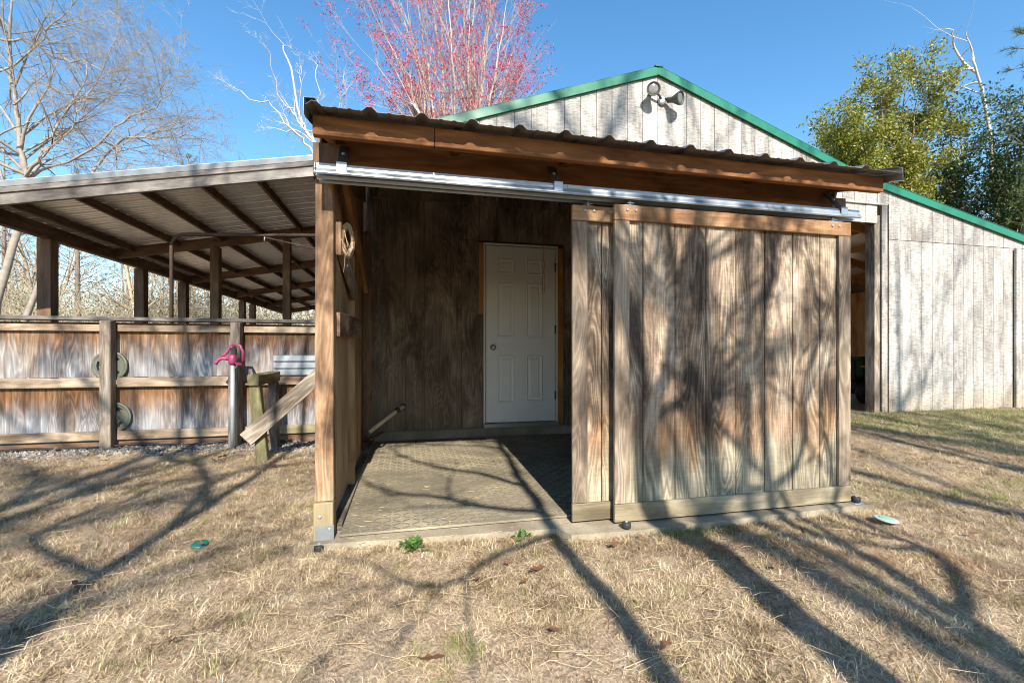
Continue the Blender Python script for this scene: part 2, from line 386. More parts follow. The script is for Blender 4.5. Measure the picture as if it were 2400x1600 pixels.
# ------------------------------------------------------------------ ground
def sst(a, b, x):
    t = np.clip((x - a) / (b - a), 0, 1); return t * t * (3 - 2 * t)
def gz(x, y):
    x = np.asarray(x, float); y = np.asarray(y, float)
    z = -.035 - .06 * sst(2.0, .2, y) + .13 * sst(2.9, 4.6, x) * sst(2.0, 4.8, y) + .025 * sst(-.9, -2.5, x) * sst(3, 5, y)
    z = z + .02 * np.sin(x * 1.7 + 1) * np.cos(y * 1.3) * sst(.2, 1.2, np.abs(y - 2.5)) * sst(5.2, 4.4, y) + .012 * np.sin(x * 4.1 + y * 2.7) * sst(2.2, 1.6, y)
    return z
def grid_ground():
    xs = np.unique(np.concatenate([np.linspace(-400, -14, 12), np.linspace(-14, 14, 113), np.linspace(14, 400, 12)]))
    ys = np.unique(np.concatenate([np.linspace(-300, -9, 10), np.linspace(-9, 13, 89), np.linspace(13, 600, 14)]))
    X, Y = np.meshgrid(xs, ys); Z = gz(X, Y)
    V = np.stack([X.ravel(), Y.ravel(), Z.ravel()], 1); nx = len(xs); Fs = []
    for j in range(len(ys) - 1):
        for i in range(nx - 1): Fs.append((j * nx + i, j * nx + i + 1, (j + 1) * nx + i + 1, (j + 1) * nx + i))
    o = link('ground', mesh('ground', V.tolist(), Fs, True), 'soil'); tag(o, kind='structure')
grid_ground()
def slab_piece(name, P, z0, z1, mat_):
    n = len(P); V = [(a, b_, z1) for a, b_ in P] + [(a, b_, z0) for a, b_ in P]
    Fs = [tuple(range(n)), tuple(range(2 * n - 1, n - 1, -1))] + [(i, n + i, n + (i + 1) % n, (i + 1) % n) for i in range(n)]
    o = link(name, mesh(name, V, Fs), mat_); tag(o, kind='structure'); return o
slab_piece('concrete_slab', [(-.47, 2.42), (-.2, 2.405), (.35, 2.37), (.8, 2.34), (.84, 2.24), (1.2, 2.22), (2.1, 2.25), (2.86, 2.27), (2.87, 5.085), (-.47, 5.085)], -.25, 0, 'concrete')

# ------------------------------------------------------------------ barn
YB = 5.10
RX, RZ = 3.04, 4.47
def roof_z(x):
    if x < -.1: return 3.35 + .185 * (x + .1)
    if x < RX: return RZ - .356 * (RX - x)
    if x < 6.2: return RZ - .333 * (x - RX)
    return RZ - .333 * (6.2 - RX) - .217 * (x - 6.2)
barn = empty('barn', (3.0, YB, 0), 'weathered pale grey plank barn with green roof edge and a small white door', 'barn')
PW = .2032
k0 = math.ceil((-.5 - 6.70) / PW); x = 6.70 + k0 * PW
DL, DR, DT, DB = .875, 1.722, 2.185, .13       # opening of the white door
OL, OR_, OT = 4.05, 6.47, 2.78                 # barn doorway
while x < 10.2:
    x0, x1 = x + .003, x + PW - .003; x += PW
    zt0, zt1 = roof_z(x0) - .03, roof_z(x1) - .03
    yj = R.uniform(0, .0025)
    inside = x1 < 2.95
    if x0 > 6.69:
        m = 'barn_white' if x0 < 7.9 else 'barn_grey'
        poly_plank('plank', barn, m, x0, x1, .10, 2.555, 2.555, YB + yj, YB + .016)
        poly_plank('plank', barn, 'barn_grey', x0, x1, 2.563, zt0, zt1, YB + yj - .002, YB + .016)
    elif inside:
        poly_plank('plank', barn, 'barn_white', x0, x1, 2.825, zt0, zt1, YB + yj, YB + .016)
        if x1 < DL - .08 or x0 > DR + .08:
            if .55 < x0 < DL:
                poly_plank('plank', barn, 'back_wood', x0, x1, .10, 1.375, 1.375, YB + yj, YB + .016)
                poly_plank('plank', barn, 'back_wood', x0, x1, 1.38, 2.82, 2.82, YB + yj - .004, YB + .016)
            else: poly_plank('plank', barn, 'back_wood', x0, x1, .10, 2.82, 2.82, YB + yj, YB + .016)
        else:
            lo, hi = max(x0, DL - .075), min(x1, DR + .1)
            poly_plank('plank', barn, 'back_wood', x0, x1, 2.22, 2.82, 2.82, YB + yj - .004, YB + .016)
            if x0 < DL - .08: poly_plank('plank', barn, 'back_wood', x0, DL - .02, .10, 1.375, 1.375, YB + yj, YB + .016); poly_plank('plank', barn, 'back_wood', x0, DL - .075, 1.38, 2.212, 2.212, YB + yj - .003, YB + .016)
            if x1 > DR + .1: poly_plank('plank', barn, 'back_wood', DR + .095, x1, .10, 2.212, 2.212, YB + yj, YB + .016)
    else:
        if x0 > OL: poly_plank('plank', barn, 'barn_white', x0, x1, 3.06, zt0, zt1, YB + yj, YB + .016)
        else: poly_plank('plank', barn, 'barn_white', x0, x1, .10, zt0, zt1, YB + yj, YB + .016)
        if OL < x0 < OR_: poly_plank('plank', barn, 'barn_white', x0, min(x1, 6.545), 2.78, 3.03, 3.03, YB + .004 + yj, YB + .018)
box('header_trim', barn, 'barn_grey', (OL, YB - .02, 3.032), (6.66, YB + .004, 3.056))
box('jamb_trim', barn, 'barn_grey', (6.56, YB - .016, .09), (6.655, YB + .008, 3.03))
box('jamb_post', barn, 'old_grey', (OR_, YB + .02, .09), (6.62, YB + .16, 2.9))
box('corner_trim', barn, 'barn_white', (9.13, YB - .05, .1), (9.23, YB - .018, 2.55))
box('sheathing', barn, 'beam_dark', (-.48, YB + .02, .1), (DL - .09, YB + .04, 3.0), grain=2)
box('sheathing', barn, 'beam_dark', (DR + .09, YB + .02, .1), (OL - .02, YB + .04, 3.4), grain=2)
box('sheathing', barn, 'beam_dark', (DL - .088, YB + .02, 2.23), (DR + .088, YB + .04, 3.4), grain=2)
box('sheathing', barn, 'beam_dark', (6.63, YB + .02, .1), (10.1, YB + .04, 2.5), grain=2)
box('foundation', barn, 'concrete', (-.6, YB - .03, -.2), (3.1, YB + .2, .098), .008)
box('foundation', barn, 'concrete', (3.11, YB - .005, -.2), (10.1, YB + .2, .085), .008)
# roof and its green edge
def slope_piece(xa, xb, off=0.0):
    za, zb = roof_z(xa + 1e-4), roof_z(xb - 1e-4)
    nx = Vector((-(zb - za), 0, xb - xa)).normalized()
    tr = board('rake_trim', barn, 'green_trim', Vector((xa, 5.072 - off, za)) - nx * .036, Vector((xb, 5.072 - off, zb)) - nx * .036, nx, .10, .012)
    board('roof_edge', barn, 'green_trim', Vector((xa, 5.10 - off, za + .004)) + nx * (.016 + off), Vector((xb, 5.10 - off, zb + .004)) + nx * (.016 + off), (0, 1, 0), .055, .008)
    board('drip_strip', barn, 'mower_green', Vector((xa, 5.086 - off, za)) - nx * .074, Vector((xb, 5.086 - off, zb)) - nx * .074, nx, .03, .012)
    rib_sheet('roof_sheet', barn, 'green_trim', Vector((xa, 5.0, za)) + Vector((0, .085, 0)), Vector((xa, 18.0, za)) + Vector((0, 0, 0)), None, nx, Vector((xb - xa, 0, zb - za)))
slope_piece(-.12, RX); slope_piece(RX, 6.2, .004); slope_piece(6.2, 10.3, .008)
# ridge cap
board('ridge_cap', barn, 'green_trim', (RX, 5.05, RZ + .012), (RX, 18, RZ + .012), (1, 0, 0), .11, .02)
# interior of the barn seen through the doorway
box('floor', barn, 'interior_floor', (3.2, YB + .25, .02), (9.9, 14, .075))
for i in range(8):
    y0 = 5.4 + i * .4
    box('wall_board', barn, 'inside_wood', (9.86, y0 + .004, .1), (9.885, y0 + .396, 2.62), grain=2)
    if i % 2 == 0: box('stud', barn, 'inside_wood', (9.76, y0 + .1, .1), (9.858, y0 + .14, 2.6))
for i in range(7):
    y0 = 6.0 + i * 1.2
    board('rafter', barn, 'inside_wood', (6.2, y0, 3.23), (9.86, y0, 2.44), (0, 0, 1), .14, .04)
for xx in (6.9, 7.6, 8.3, 9.0, 9.6):
    board('purlin', barn, 'inside_wood', (xx, 5.2, roof_z(xx) - .07), (xx, 14, roof_z(xx) - .07), (0, 0, 1), .09, .04)
for (xa, xb) in ((3.1, 6.2), (6.2, 9.9)):
    za, zb = roof_z(xa + .001) - .025, roof_z(xb - .001) - .025
    board('ceiling_sheet', barn, 'sheet_under', (xa, 9.6, za), (xb, 9.6, zb), (0, 1, 0), 8.8, .004, .001)
box('girt', barn, 'post_wood', (9.70, 5.2, 2.28), (9.756, 14, 2.42))
box('side_wall', barn, 'barn_grey', (9.9, 5.125, .05), (9.93, 8.6, 2.62), grain=2)
box('side_wall', barn, 'inside_wood', (2.98, 5.2, .05), (3.01, 14, 3.6), grain=2)
box('side_wall', barn, 'beam_dark', (-.45, 5.2, -.03), (-.42, 17.5, 3.2), grain=2)

# ---- white six-panel door
door = link('door', mesh('door', *chamfer((DR - DL) / 2 - .014, .022, (DT - DB) / 2 - .02, .002)), 'white_paint', barn, Matrix.Translation(((DL + DR) / 2, YB + .028, (DT + DB) / 2 + .002)))
door['label'] = 'white six panel door'
dz0 = DB + .02; dx0 = DL + .014; dw = DR - DL - .028
def panel_ring(name, parent, mat, x0, x1, z0, z1, y, wd=.022, dep=.011):
    V = []; Fs = []
    for i, (ins, yy) in enumerate(((0, y - .003), (.007, y - dep), (.014, y - dep), (wd, y - .001), (wd + .018, y - .001), (wd + .03, y - .007))):
        for (xx, zz) in ((x0 + ins, z0 + ins), (x1 - ins, z0 + ins), (x1 - ins, z1 - ins), (x0 + ins, z1 - ins)): V.append((xx, yy, zz))
    for i in range(5):
        for k in range(4):
            k2 = (k + 1) % 4; Fs.append((i * 4 + k, i * 4 + k2, (i + 1) * 4 + k2, (i + 1) * 4 + k))
    Fs.append((20, 21, 22, 23)); return link(name, mesh(name, V, Fs), mat, parent)
yf = YB + .006
for (za, zb) in ((1.70, 1.875), (.97, 1.60), (.23, .77)):
    for (xa, xb) in ((.125, .325), (.465, .665)):
        panel_ring('panel', door, 'white_paint', dx0 + xa, dx0 + xb, dz0 + za, dz0 + zb, yf)
kx = dx0 + .075; kz = dz0 + .86
lathe('knob', door, 'steel', [(.033, 0), (.033, .006), (.012, .01), (.012, .035), (.024, .042), (.028, .055), (.024, .067), (.008, .072)], aim((kx, yf, kz), (0, -1, 0)), 20, True)
for zz in (.25, 1.02, 1.75): box('hinge', door, 'dark_metal', (dx0 + dw - .006, yf - .006, dz0 + zz), (dx0 + dw + .012, yf + .004, dz0 + zz + .1))
box('door_frame', barn, 'white_paint', (DL - .018, YB - .004, DT - .006), (DR + .022, YB + .045, DT + .014))
box('door_frame', barn, 'white_paint', (DL - .018, YB - .004, DB), (DL + .002, YB + .045, DT - .008))
box('door_frame', barn, 'white_paint', (DR - .002, YB - .004, DB), (DR + .018, YB + .045, DT - .008))
box('door_stud', barn, 'orange_wood', (DL - .072, YB - .001, 1.385), (DL - .022, YB + .03, DT + .01))
box('door_stud', barn, 'orange_wood', (DR + .022, YB - .001, .10), (DR + .09, YB + .03, DT - .01))
box('door_light_block', barn, 'beam_dark', (DL - .15, YB + .06, .1), (DR + .15, YB + .08, 2.4), grain=2)  # added dark sheet, stops light leaking past the white door's frame
box('threshold', barn, 'steel', (DL - .02, YB - .05, .1), (DR + .02, YB + .05, .145))

# ------------------------------------------------------------------ porch shed
shed = empty('wooden_shed', (1.2, 2.5, 0), 'low brown wooden porch with ribbed metal roof and two sliding plank doors', 'shed')
XL = -.407
RS = .26                                             # roof pitch
ZE = 2.010; YE = 2.095                                # front roof edge
rib_sheet('roof_sheet', shed, 'roof_dark', (-.418, YE, ZE), (2.84, YE, ZE), None, (0, -RS, 1), Vector((0, 3.0, 3.0 * RS)), pitch=.2286, h=.018)
# side flashings
def flash(xa, s):
    V = []
    for (dy) in (0, 3.0):
        for (dx, dz) in ((-s * .03, .030), (s * .012, .028), (s * .014, -.045), (s * .008, -.052)):
            V.append((xa + dx, YE - .004 + dy, ZE + dz + dy * RS))
    Fs = [(i, i + 1, 4 + i + 1, 4 + i) for i in range(3)]
    o = link('flashing', mesh('flashing', V, Fs), 'roof_dark', shed); md = o.modifiers.new('s', 'SOLIDIFY'); md.thickness = .002
flash(-.412, -1); flash(2.84, 1)
FY = YE + .09
board('fascia', shed, 'new_wood', (-.408, FY + .019, 1.971), (.13, FY + .019, 1.971), (0, 0, 1), .089, .038)
board('fascia', shed, 'new_wood', (.133, FY + .019, 1.971), (2.83, FY + .019, 1.971), (0, 0, 1), .089, .038)
for xr in (-.36, .25, .86, 1.47, 2.08, 2.70):
    board('rafter', shed, 'new_wood', (xr, FY + .04, 1.985), (xr, 5.08, 1.985 + (5.08 - FY) * RS), (0, 0, 1), .085, .038)
for yy in (2.75, 3.4, 4.1, 4.8):
    board('purlin', shed, 'new_wood', (-.4, yy, ZE - .008 + (yy - YE) * RS - .02), (2.86, yy, ZE - .008 + (yy - YE) * RS - .02), (0, 1, 0), .08, .018)
box('header', shed, 'new_wood', (-.298, 2.436, 1.835), (2.72, 2.474, 2.03))
box('ledger', shed, 'back_wood', (-.38, 5.055, 2.60), (2.78, 5.094, 2.76))
box('header_end', shed, 'beam_dark', (-.452, 2.434, 1.838), (-.300, 2.476, 2.0))
box('header_end', shed, 'beam_dark', (2.722, 2.436, 1.84), (2.84, 2.474, 1.97))
# left corner post with pale foot and metal strap
box('post', shed, 'post_wood', (XL - .044, 2.48, .19), (XL + .044, 2.568, 1.834), .004)
box('post_foot', shed, 'foot_wood', (XL - .050, 2.462, -.04), (XL + .046, 2.57, .188), .004)
box('strap', shed, 'dark_galv', (XL - .040, 2.458, .0), (XL + .05, 2.4615, .075), .001)
for (bx, bz) in ((-.018, .12), (.028, .055)):
    lathe('bolt', shed, 'galv', [(.009, 0), (.009, .003), (.005, .006)], aim((XL + bx, 2.4615, bz), (0, -1, 0)), 10)
box('post', shed, 'post_wood', (2.72, 2.48, 0.0), (2.808, 2.568, 1.93), .004)
# left side wall: sill, studs, sheathing boards, braces
box('sill_plate', shed, 'old_grey', (XL - .04, 2.575, 0.0), (XL + .075, 5.06, .04))
for (ya, yb) in ((2.572, 3.20), (3.205, 3.83), (3.835, 4.46), (4.465, 5.06)):
    box('sheathing', shed, 'sheathing', (XL - .052, ya, .02), (XL - .032, yb, ZE + (ya - YE) * RS - .02), grain=2)
box('sheathing', shed, 'sheathing', (XL + .004, 2.572, .043), (XL + .020, 3.30, 1.93), grain=2)
box('stud', shed, 'sheathing', (XL - .03, 3.302, .043), (XL + .062, 3.34, 2.03))
box('sheathing', shed, 'sheathing', (XL - .002, 3.342, .043), (XL + .014, 4.30, 1.93), grain=2)
box('stud', shed, 'beam_dark', (XL - .03, 4.92, .043), (XL + .062, 4.96, 2.2))
board('brace', shed, 'post_wood', (XL + .052, 2.575, 1.10), (XL + .075, 3.55, 1.13), (0, 0, 1), .13, .024)
board('brace', shed, 'new_wood', (XL + .075, 2.62, 1.94), (XL + .10, 3.75, 1.46), (0, .4, 1), .10, .03)
board('brace', shed, 'old_grey', (XL + .035, 2.60, 1.62), (XL + .06, 3.30, 1.36), (0, .3, 1), .11, .03)
board('top_plate', shed, 'beam_dark', (XL - .02, 2.48, ZE + (2.48 - YE) * RS - .125), (XL - .02, 5.06, ZE + (5.06 - YE) * RS - .125), (0, 0, 1), .22, .02)
board('top_plate', shed, 'beam_dark', (2.80, 2.48, ZE + (2.48 - YE) * RS - .125), (2.80, 5.06, ZE + (5.06 - YE) * RS - .125), (0, 0, 1), .22, .02)
# right side wall, mostly behind the doors
for (ya, yb) in ((2.572, 3.20), (3.205, 3.83), (3.835, 4.46), (4.465, 5.06)):
    box('sheathing', shed, 'back_wood', (2.81, ya, .02), (2.83, yb, ZE + (ya - YE) * RS - .02), grain=2)
# diagonal brace down to the handrail frame
board('diagonal_brace', shed, 'old_grey', (-1.40, 4.52, .17), (-.48, 4.52, 1.02), (-.7, 0, .75), .135, .038)

# double sliding track: two galvanised box rails
def rail_profile(x0, x1, yc, z0, name):
    P = [(-.012, .006), (-.030, 0), (-.036, .006), (-.035, .012), (-.025, .030), (-.023, .054), (.026, .054), (.026, .029), (.030, .022), (.030, .006), (.026, 0), (.012, .006), (.012, .010), (.024, .012), (.022, .048), (-.022, .048), (-.024, .012), (-.012, .010)]
    n = len(P); V = [(xx, yc + a, z0 + b_) for xx in (x0, x1) for a, b_ in P]
    Fs = [(i, (i + 1) % n, n + (i + 1) % n, n + i) for i in range(n)]
    me = mesh(name, V, Fs); bm = bmesh.new(); bm.from_mesh(me); bmesh.ops.recalc_face_normals(bm, faces=bm.faces); bm.to_mesh(me); bm.free()
    return link(name, me, 'galv', shed)
TZ = 1.797
rail_profile(-.423, 2.80, 2.336, TZ, 'track'); rail_profile(-.42, 2.79, 2.400, TZ - .002, 'track')
for bx in (-.30, .79, 2.67):
    br = board('bracket', shed, 'dark_metal', (bx, 2.325, 1.852), (bx, 2.425, 1.985), (1, 0, 0), .05, .006)
    bb = [Vector((bx, yy, zz)) for yy, zz in ((2.30, TZ + .02), (2.30, TZ + .058), (2.437, TZ + .058))]
    box('clip', br, 'galv', (bx - .024, 2.299, TZ + .012), (bx + .024, 2.304, TZ + .062), .001)
    box('clip', br, 'galv', (bx - .024, 2.300, TZ + .0555), (bx + .024, 2.43, TZ + .060), .001)
    lathe('bolt', br, 'galv', [(.010, 0), (.010, .004), (.006, .008)], aim((bx, 2.380, 1.930), (0, -.8, .6)), 10)

box('worn_sticker', shed, 'pale_plastic', (.845, 2.3055, TZ + .033), (.925, 2.3115, TZ + .051), .0005)
def sliding_door(X0, Y, label, pinned):
    W = 1.618; Z0, Z1 = .012, 1.770
    d = empty('sliding_door', (X0 + W / 2, Y, Z0), None, None)
    d.parent = shed; d.matrix_parent_inverse = pw(shed).inverted(); d['label'] = label
    S = .09
    box('stile', d, 'door_frame_wood', (X0, Y, Z0 + .10), (X0 + S, Y + .02, Z1 - .088))
    box('stile', d, 'door_frame_wood', (X0 + W - S, Y, Z0 + .10), (X0 + W, Y + .02, Z1 - .088))
    box('rail', d, 'door_rail_wood', (X0 - .001, Y - .002, Z1 - .086), (X0 + W + .001, Y + .02, Z1))
    box('rail', d, 'door_foot_wood', (X0 - .001, Y - .002, Z0), (X0 + W + .001, Y + .02, Z0 + .098))
    xs = [X0 + .004] + [X0 + S + .095 + i * PW for i in range(8)]
    xs = [v for v in xs if v < X0 + W - .02] + [X0 + W - .004]
    for a, b_ in zip(xs[:-1], xs[1:]):
        box('plank', d, 'door_wood', (a + .0025, Y + .021 + R.uniform(0, .002), Z0 + .006), (b_ - .0025, Y + .036, Z1 - .006), .004, grain=2)
    box('backing', d, 'door_frame_wood', (X0 + .01, Y + .037, Z0 + .02), (X0 + W - .01, Y + .043, Z1 - .02), grain=2)
    for hx in (X0 + .10, X0 + W - .12):
        hg = box('hanger', d, 'galv_dull', (hx - .035, Y + .012, Z1), (hx + .035, Y + .03, Z1 + .006), .001)
        box('hanger_stem', hg, 'steel', (hx - .008, Y + .014, Z1 + .006), (hx + .008, Y + .028, Z1 + .033), .002)
        box('hanger_wing', hg, 'steel', (hx - .022, Y + .006, Z1 + .012), (hx + .022, Y + .034, Z1 + .018), .002)
        for sx in (-.026, .026):
            lathe('bolt', d, 'galv', [(.0085, 0), (.0085, .003), (.005, .007)], aim((hx + sx, Y - .002, Z1 - .028), (0, -1, 0)), 10)
    return d
sliding_door(1.122, 2.318, 'front plank sliding door on the right, streaked with branch shadows', True)
sliding_door(.898, 2.380, 'rear plank sliding door mostly hidden behind the front one', False)

# rubber mat with raised bars
mat = box('rubber_mat', None, 'mat_rubber', (-.335, 2.475, .0035), (2.70, 4.97, .016), .003)
tag(mat, 'large dusty rubber floor mat with raised tread bars inside the open shed', 'mat')
V = []; Fs = []
nx_, ny_ = int(3.0 / .052), int(2.46 / .052)
for i in range(nx_):
    for j in range(ny_):
        x = -.31 + i * .052; y = 2.50 + j * .052
        a = rad(35) if (i + j) % 2 == 0 else rad(-35)
        a += rad(90) if False else 0
        L, Wd, Hh = .023, .003, .004
        ca, sa = math.cos(a), math.sin(a); b0 = len(V)
        for zz, k in ((.0155, 1.0), (.0155 + Hh, .7)):
            for (px, py) in ((-L, -Wd), (L, -Wd), (L, Wd), (-L, Wd)):
                V.append((x + (px * ca - py * sa * k), y + (px * sa + py * ca * k), zz))
        Fs += [(b0 + 4, b0 + 5, b0 + 6, b0 + 7)] + [(b0 + q, b0 + (q + 1) % 4, b0 + 4 + (q + 1) % 4, b0 + 4 + q) for q in range(4)]
tr = link('tread', mesh('tread', V, Fs), 'mat_bar', mat); tr['kind'] = 'stuff'

# ------------------------------------------------------------------ open shelter on the left
YS = 5.40
sh = empty('open_shelter', (-2.5, 8, 0), 'open timber shelter with ribbed metal roof on posts left of the shed', 'shelter')
def sz(x): return 3.13 + .186 * (x + .975)
sx0, sx1 = -4.36, -.46
nrm = Vector((-.186, 0, 1)).normalized(); run = Vector((sx1 - sx0, 0, sz(sx1) - sz(sx0)))
rib_sheet('roof_sheet', sh, 'sheet_under', (sx0, YS + .01, sz(sx0) - .03), (sx0, 17.9, sz(sx0) - .03), None, nrm, run, h=.045, mn=.022, steep=True)
def along(x, dz): return Vector((x, 0, sz(x) + dz))
def sboard(name, mat_, y, dz, wid, th): return board(name, sh, mat_, along(sx0, dz) + Vector((0, y, 0)), along(sx1, dz) + Vector((0, y, 0)), (0, 0, 1), wid, th)
sboard('drip_edge', 'drip_metal', YS - .012, -.03, .06, .006)
sboard('fascia', 'grey_fascia', YS + .018, -.155, .14, .038)
sboard('fascia', 'grey_fascia', YS - .010, -.09, .05, .016)
for xp in (-3.95, -3.37, -2.78, -2.20, -1.635, -1.04, -.55):
    board('purlin', sh, 'beam_dark', (xp, YS + .04, sz(xp) - .085), (xp, 17.8, sz(xp) - .085), (0, 0, 1), .09, .04)
for i in range(5):
    yb = 7.9 + i * 2.44
    board('rafter', sh, 'beam_dark', (sx0 + .1, yb, sz(sx0 + .1) - .125), (sx1, yb, sz(sx1) - .125), (0, 0, 1), .15, .045)
board('girder', sh, 'beam_dark', (-4.22, YS + .04, sz(-4.22) - .05 - .08), (-4.22, 17.8, sz(-4.22) - .05 - .08), (0, 0, 1), .16, .09)
def y_at(u, X):
    t = (u - 1200) / F; return X * (CS - t * SN) / (SN + t * CS)
for u in (112, 331, 430, 568, 592):
    yy = y_at(u, -4.22); s = .07
    box('post', sh, 'beam_dark', (-4.22 - s, yy - s, -.3), (-4.22 + s, yy + s, sz(-4.22) - .214), .006)
for (u, yy, s) in ((506, 7.9, .062), (673, 7.9, .055)):
    xx = xz(u, 600, yy).x; box('post', sh, 'beam_dark', (xx - s, yy - s, -.3), (xx + s, yy + s, sz(xx) - .203), .006)
# bent pipe in front of the rafters
gp = empty('bent_pipe', xz(402, 1000, 6.0), 'dark bent iron pipe rising behind the fence and turning right under the roof', 'pipe')
P0 = xz(402, 1010, 6.0); pts = [P0.copy()]
pts[0].z = -.05; C = xz(402, 548, 6.0); rr = .14
pts.append(Vector((C.x, 6.0, C.z - rr)))
for k in range(1, 7):
    a = math.pi / 2 * k / 6; pts.append(Vector((C.x + rr * (1 - math.cos(a)), 6.0, C.z - rr + rr * math.sin(a))))
e = xz(760, 552, 6.0); pts.append(e)
tube_obj('bent_tube', gp, 'rust_iron', pts, .021, 10)
q0 = xz(620, 556, 6.0); q1 = xz(770, 590, 6.0); tube_obj('thin_rod', gp, 'rust_iron', [q0, q1], .009, 8)
tube_obj('hanger_bolt', gp, 'galv', [xz(620, 552, 6.0), xz(620, 566, 6.0)], .008, 8)

# ------------------------------------------------------------------ fence
fence = empty('fence', (-2.4, 5.45, 0), 'weathered plywood fence with grey rails and posts under the open shelter', 'fence')
fx0, fx1 = -5.6, -.50
posts_x = [-5.21, -4.06, -2.905, -1.745, -.60]
for a, b_ in zip([fx0] + posts_x[1:], posts_x[1:] + [fx1]):
    if b_ - a < .3: continue
    box('panel', fence, 'fence_ply', (a + .003, 5.45, .70), (b_ - .003, 5.463, 1.255), .001, grain=2)
    box('panel', fence, 'fence_ply', (a + .003, 5.45, .085), (b_ - .003, 5.463, .625), .001, grain=2)
    box('rail', fence, 'rail_wood', (a + .05, 5.41, 1.165), (b_ - .05, 5.449, 1.235))
    box('rail', fence, 'rail_wood', (a + .05, 5.40, .60), (b_ - .05, 5.449, .695))
    box('rail', fence, 'mossy' if b_ > -1 else 'rail_wood', (a + .05, 5.405, .065), (b_ - .05, 5.449, .155))
    box('rail', fence, 'beam_dark', (a + .05, 5.43, -.06), (b_ - .05, 5.462, .045))
box('cap', fence, 'grey_fascia', (fx0, 5.35, 1.272), (fx1, 5.53, 1.308))
for i, px in enumerate(posts_x):
    box('post', fence, 'old_grey', (px - .047, 5.30, -.12), (px + .047, 5.398, 1.268), .006)
box('post_block', fence, 'old_grey', (-1.79, 5.235, -.02), (-1.70, 5.298, .78), .005)

hose = []
for i in range(40):
    t = i / 39; hose.append((-5.4 + t * 4.2, 5.36 + .03 * math.sin(t * 23) - .02, .012 + .012 * math.sin(t * 31)))
o = tube_obj('garden_hose', None, 'black_hose', hose, .014, 8); tag(o, 'black hose lying along the foot of the plywood fence', 'hose')

# weight plates hung on the first post
def plate(c, r, tilt, label):
    t = empty('weight_plate', c, label, 'weight plate', 'iron plates hung on the fence post')
    t.rotation_euler = (rad(90 + tilt), 0, 0)
    n = 40; V = []; Fs = []
    prof = [(.16, -.012), (.16, .012), (.24, .016), (.30, .016), (.34, .006)]
    # disc with three hand openings: radial grid with cells left out
    rads_ = [.15, .26, .36, .47, .72, .82, .93, 1.0]; hs = [.018, .018, .009, .009, .009, .009, .016, .012]
    def hole(i, k):
        a = (k + .5) / n * 3; f = a - math.floor(a); return 3 <= i <= 3 and .28 < f < .72
    for s in (1, -1):
        for ri, q in enumerate(rads_):
            for k in range(n): V.append((q * r * math.cos(2 * math.pi * k / n), q * r * math.sin(2 * math.pi * k / n), s * hs[ri]))
    m_ = len(rads_)
    for i in range(m_ - 1):
        for k in range(n):
            k2 = (k + 1) % n; A = lambda s, ii, kk: s * m_ * n + ii * n + kk
            if hole(i, k):
                for (i1, ka, i2, kb) in ((i, k, i, k2), (i + 1, k2, i + 1, k)): Fs.append((A(0, i1, ka), A(0, i2, kb), A(1, i2, kb), A(1, i1, ka)))
                if not hole(i, (k - 1) % n): Fs.append((A(0, i + 1, k), A(0, i, k), A(1, i, k), A(1, i + 1, k)))
                if not hole(i, k2): Fs.append((A(0, i, k2), A(0, i + 1, k2), A(1, i + 1, k2), A(1, i, k2)))
            else:
                Fs.append((A(0, i, k), A(0, i + 1, k), A(0, i + 1, k2), A(0, i, k2))); Fs.append((A(1, i, k2), A(1, i + 1, k2), A(1, i + 1, k), A(1, i, k)))
    for k in range(n):
        k2 = (k + 1) % n
        Fs.append((k, k2, m_ * n + k2, m_ * n + k)); b0 = (m_ - 1) * n; b1 = m_ * n + (m_ - 1) * n
        Fs.append((b0 + k2, b0 + k, b1 + k, b1 + k2))
    M = pw(t); o_ = link('plate_body', mesh('plate_body', V, Fs), 'plate_iron', t, M)
    lathe('hub_ring', t, 'plate_iron', [(.15 * r, -.02), (.25 * r, -.02), (.25 * r, .024), (.18 * r, .026), (.15 * r, .02)], M, 28)
    return t
c1 = xz(258, 857, 5.425); c2 = xz(268, 977, 5.425)
plate(Vector((c1.x, 5.422, c1.z)), .155, 0, 'upper iron weight plate hung behind the left fence post')
plate(Vector((c2.x, 5.422, c2.z)), .152, 0, 'lower iron weight plate hung behind the left fence post')

# yard hydrant
hx, hy = xz(545, 900, 5.12).x, 5.12
hyd = empty('yard_hydrant', (hx, hy, 0), 'yard hydrant with pink head on a galvanised pipe in front of the fence', 'hydrant')
tube_obj('pipe', hyd, 'pipe_galv', [(hx, hy, -.1), (hx, hy, .84)], .019, 14)
def blob(name, parent, mat_, pts, rads, sides=10): return tube_obj(name, parent, mat_, pts, list(rads), sides)
blob('head', hyd, 'pink_paint', [(hx, hy, .83), (hx, hy, .85), (hx, hy, .90), (hx, hy, .93)], (.03, .036, .036, .026), 14)
blob('spout', hyd, 'pink_paint', [(hx - .02, hy, .885), (hx - .08, hy - .01, .895), (hx - .115, hy - .012, .885), (hx - .14, hy - .014, .855), (hx - .15, hy - .015, .835)], (.021, .018, .018, .017, .021))
blob('yoke', hyd, 'pink_paint', [(hx + .02, hy, .84), (hx + .085, hy, .835), (hx + .10, hy, .87), (hx + .095, hy, .96), (hx + .07, hy, 1.02), (hx + .0, hy, 1.02)], (.015, .016, .016, .015, .013, .015))
blob('lever', hyd, 'pink_paint', [(hx + .03, hy, 1.02), (hx - .02, hy - .01, 1.0), (hx - .06, hy - .012, .93), (hx - .10, hy - .012, .91)], (.015, .014, .013, .010))
box('plunger', hyd, 'black_rubber', (hx - .012, hy - .018, .93), (hx + .034, hy + .018, 1.0))

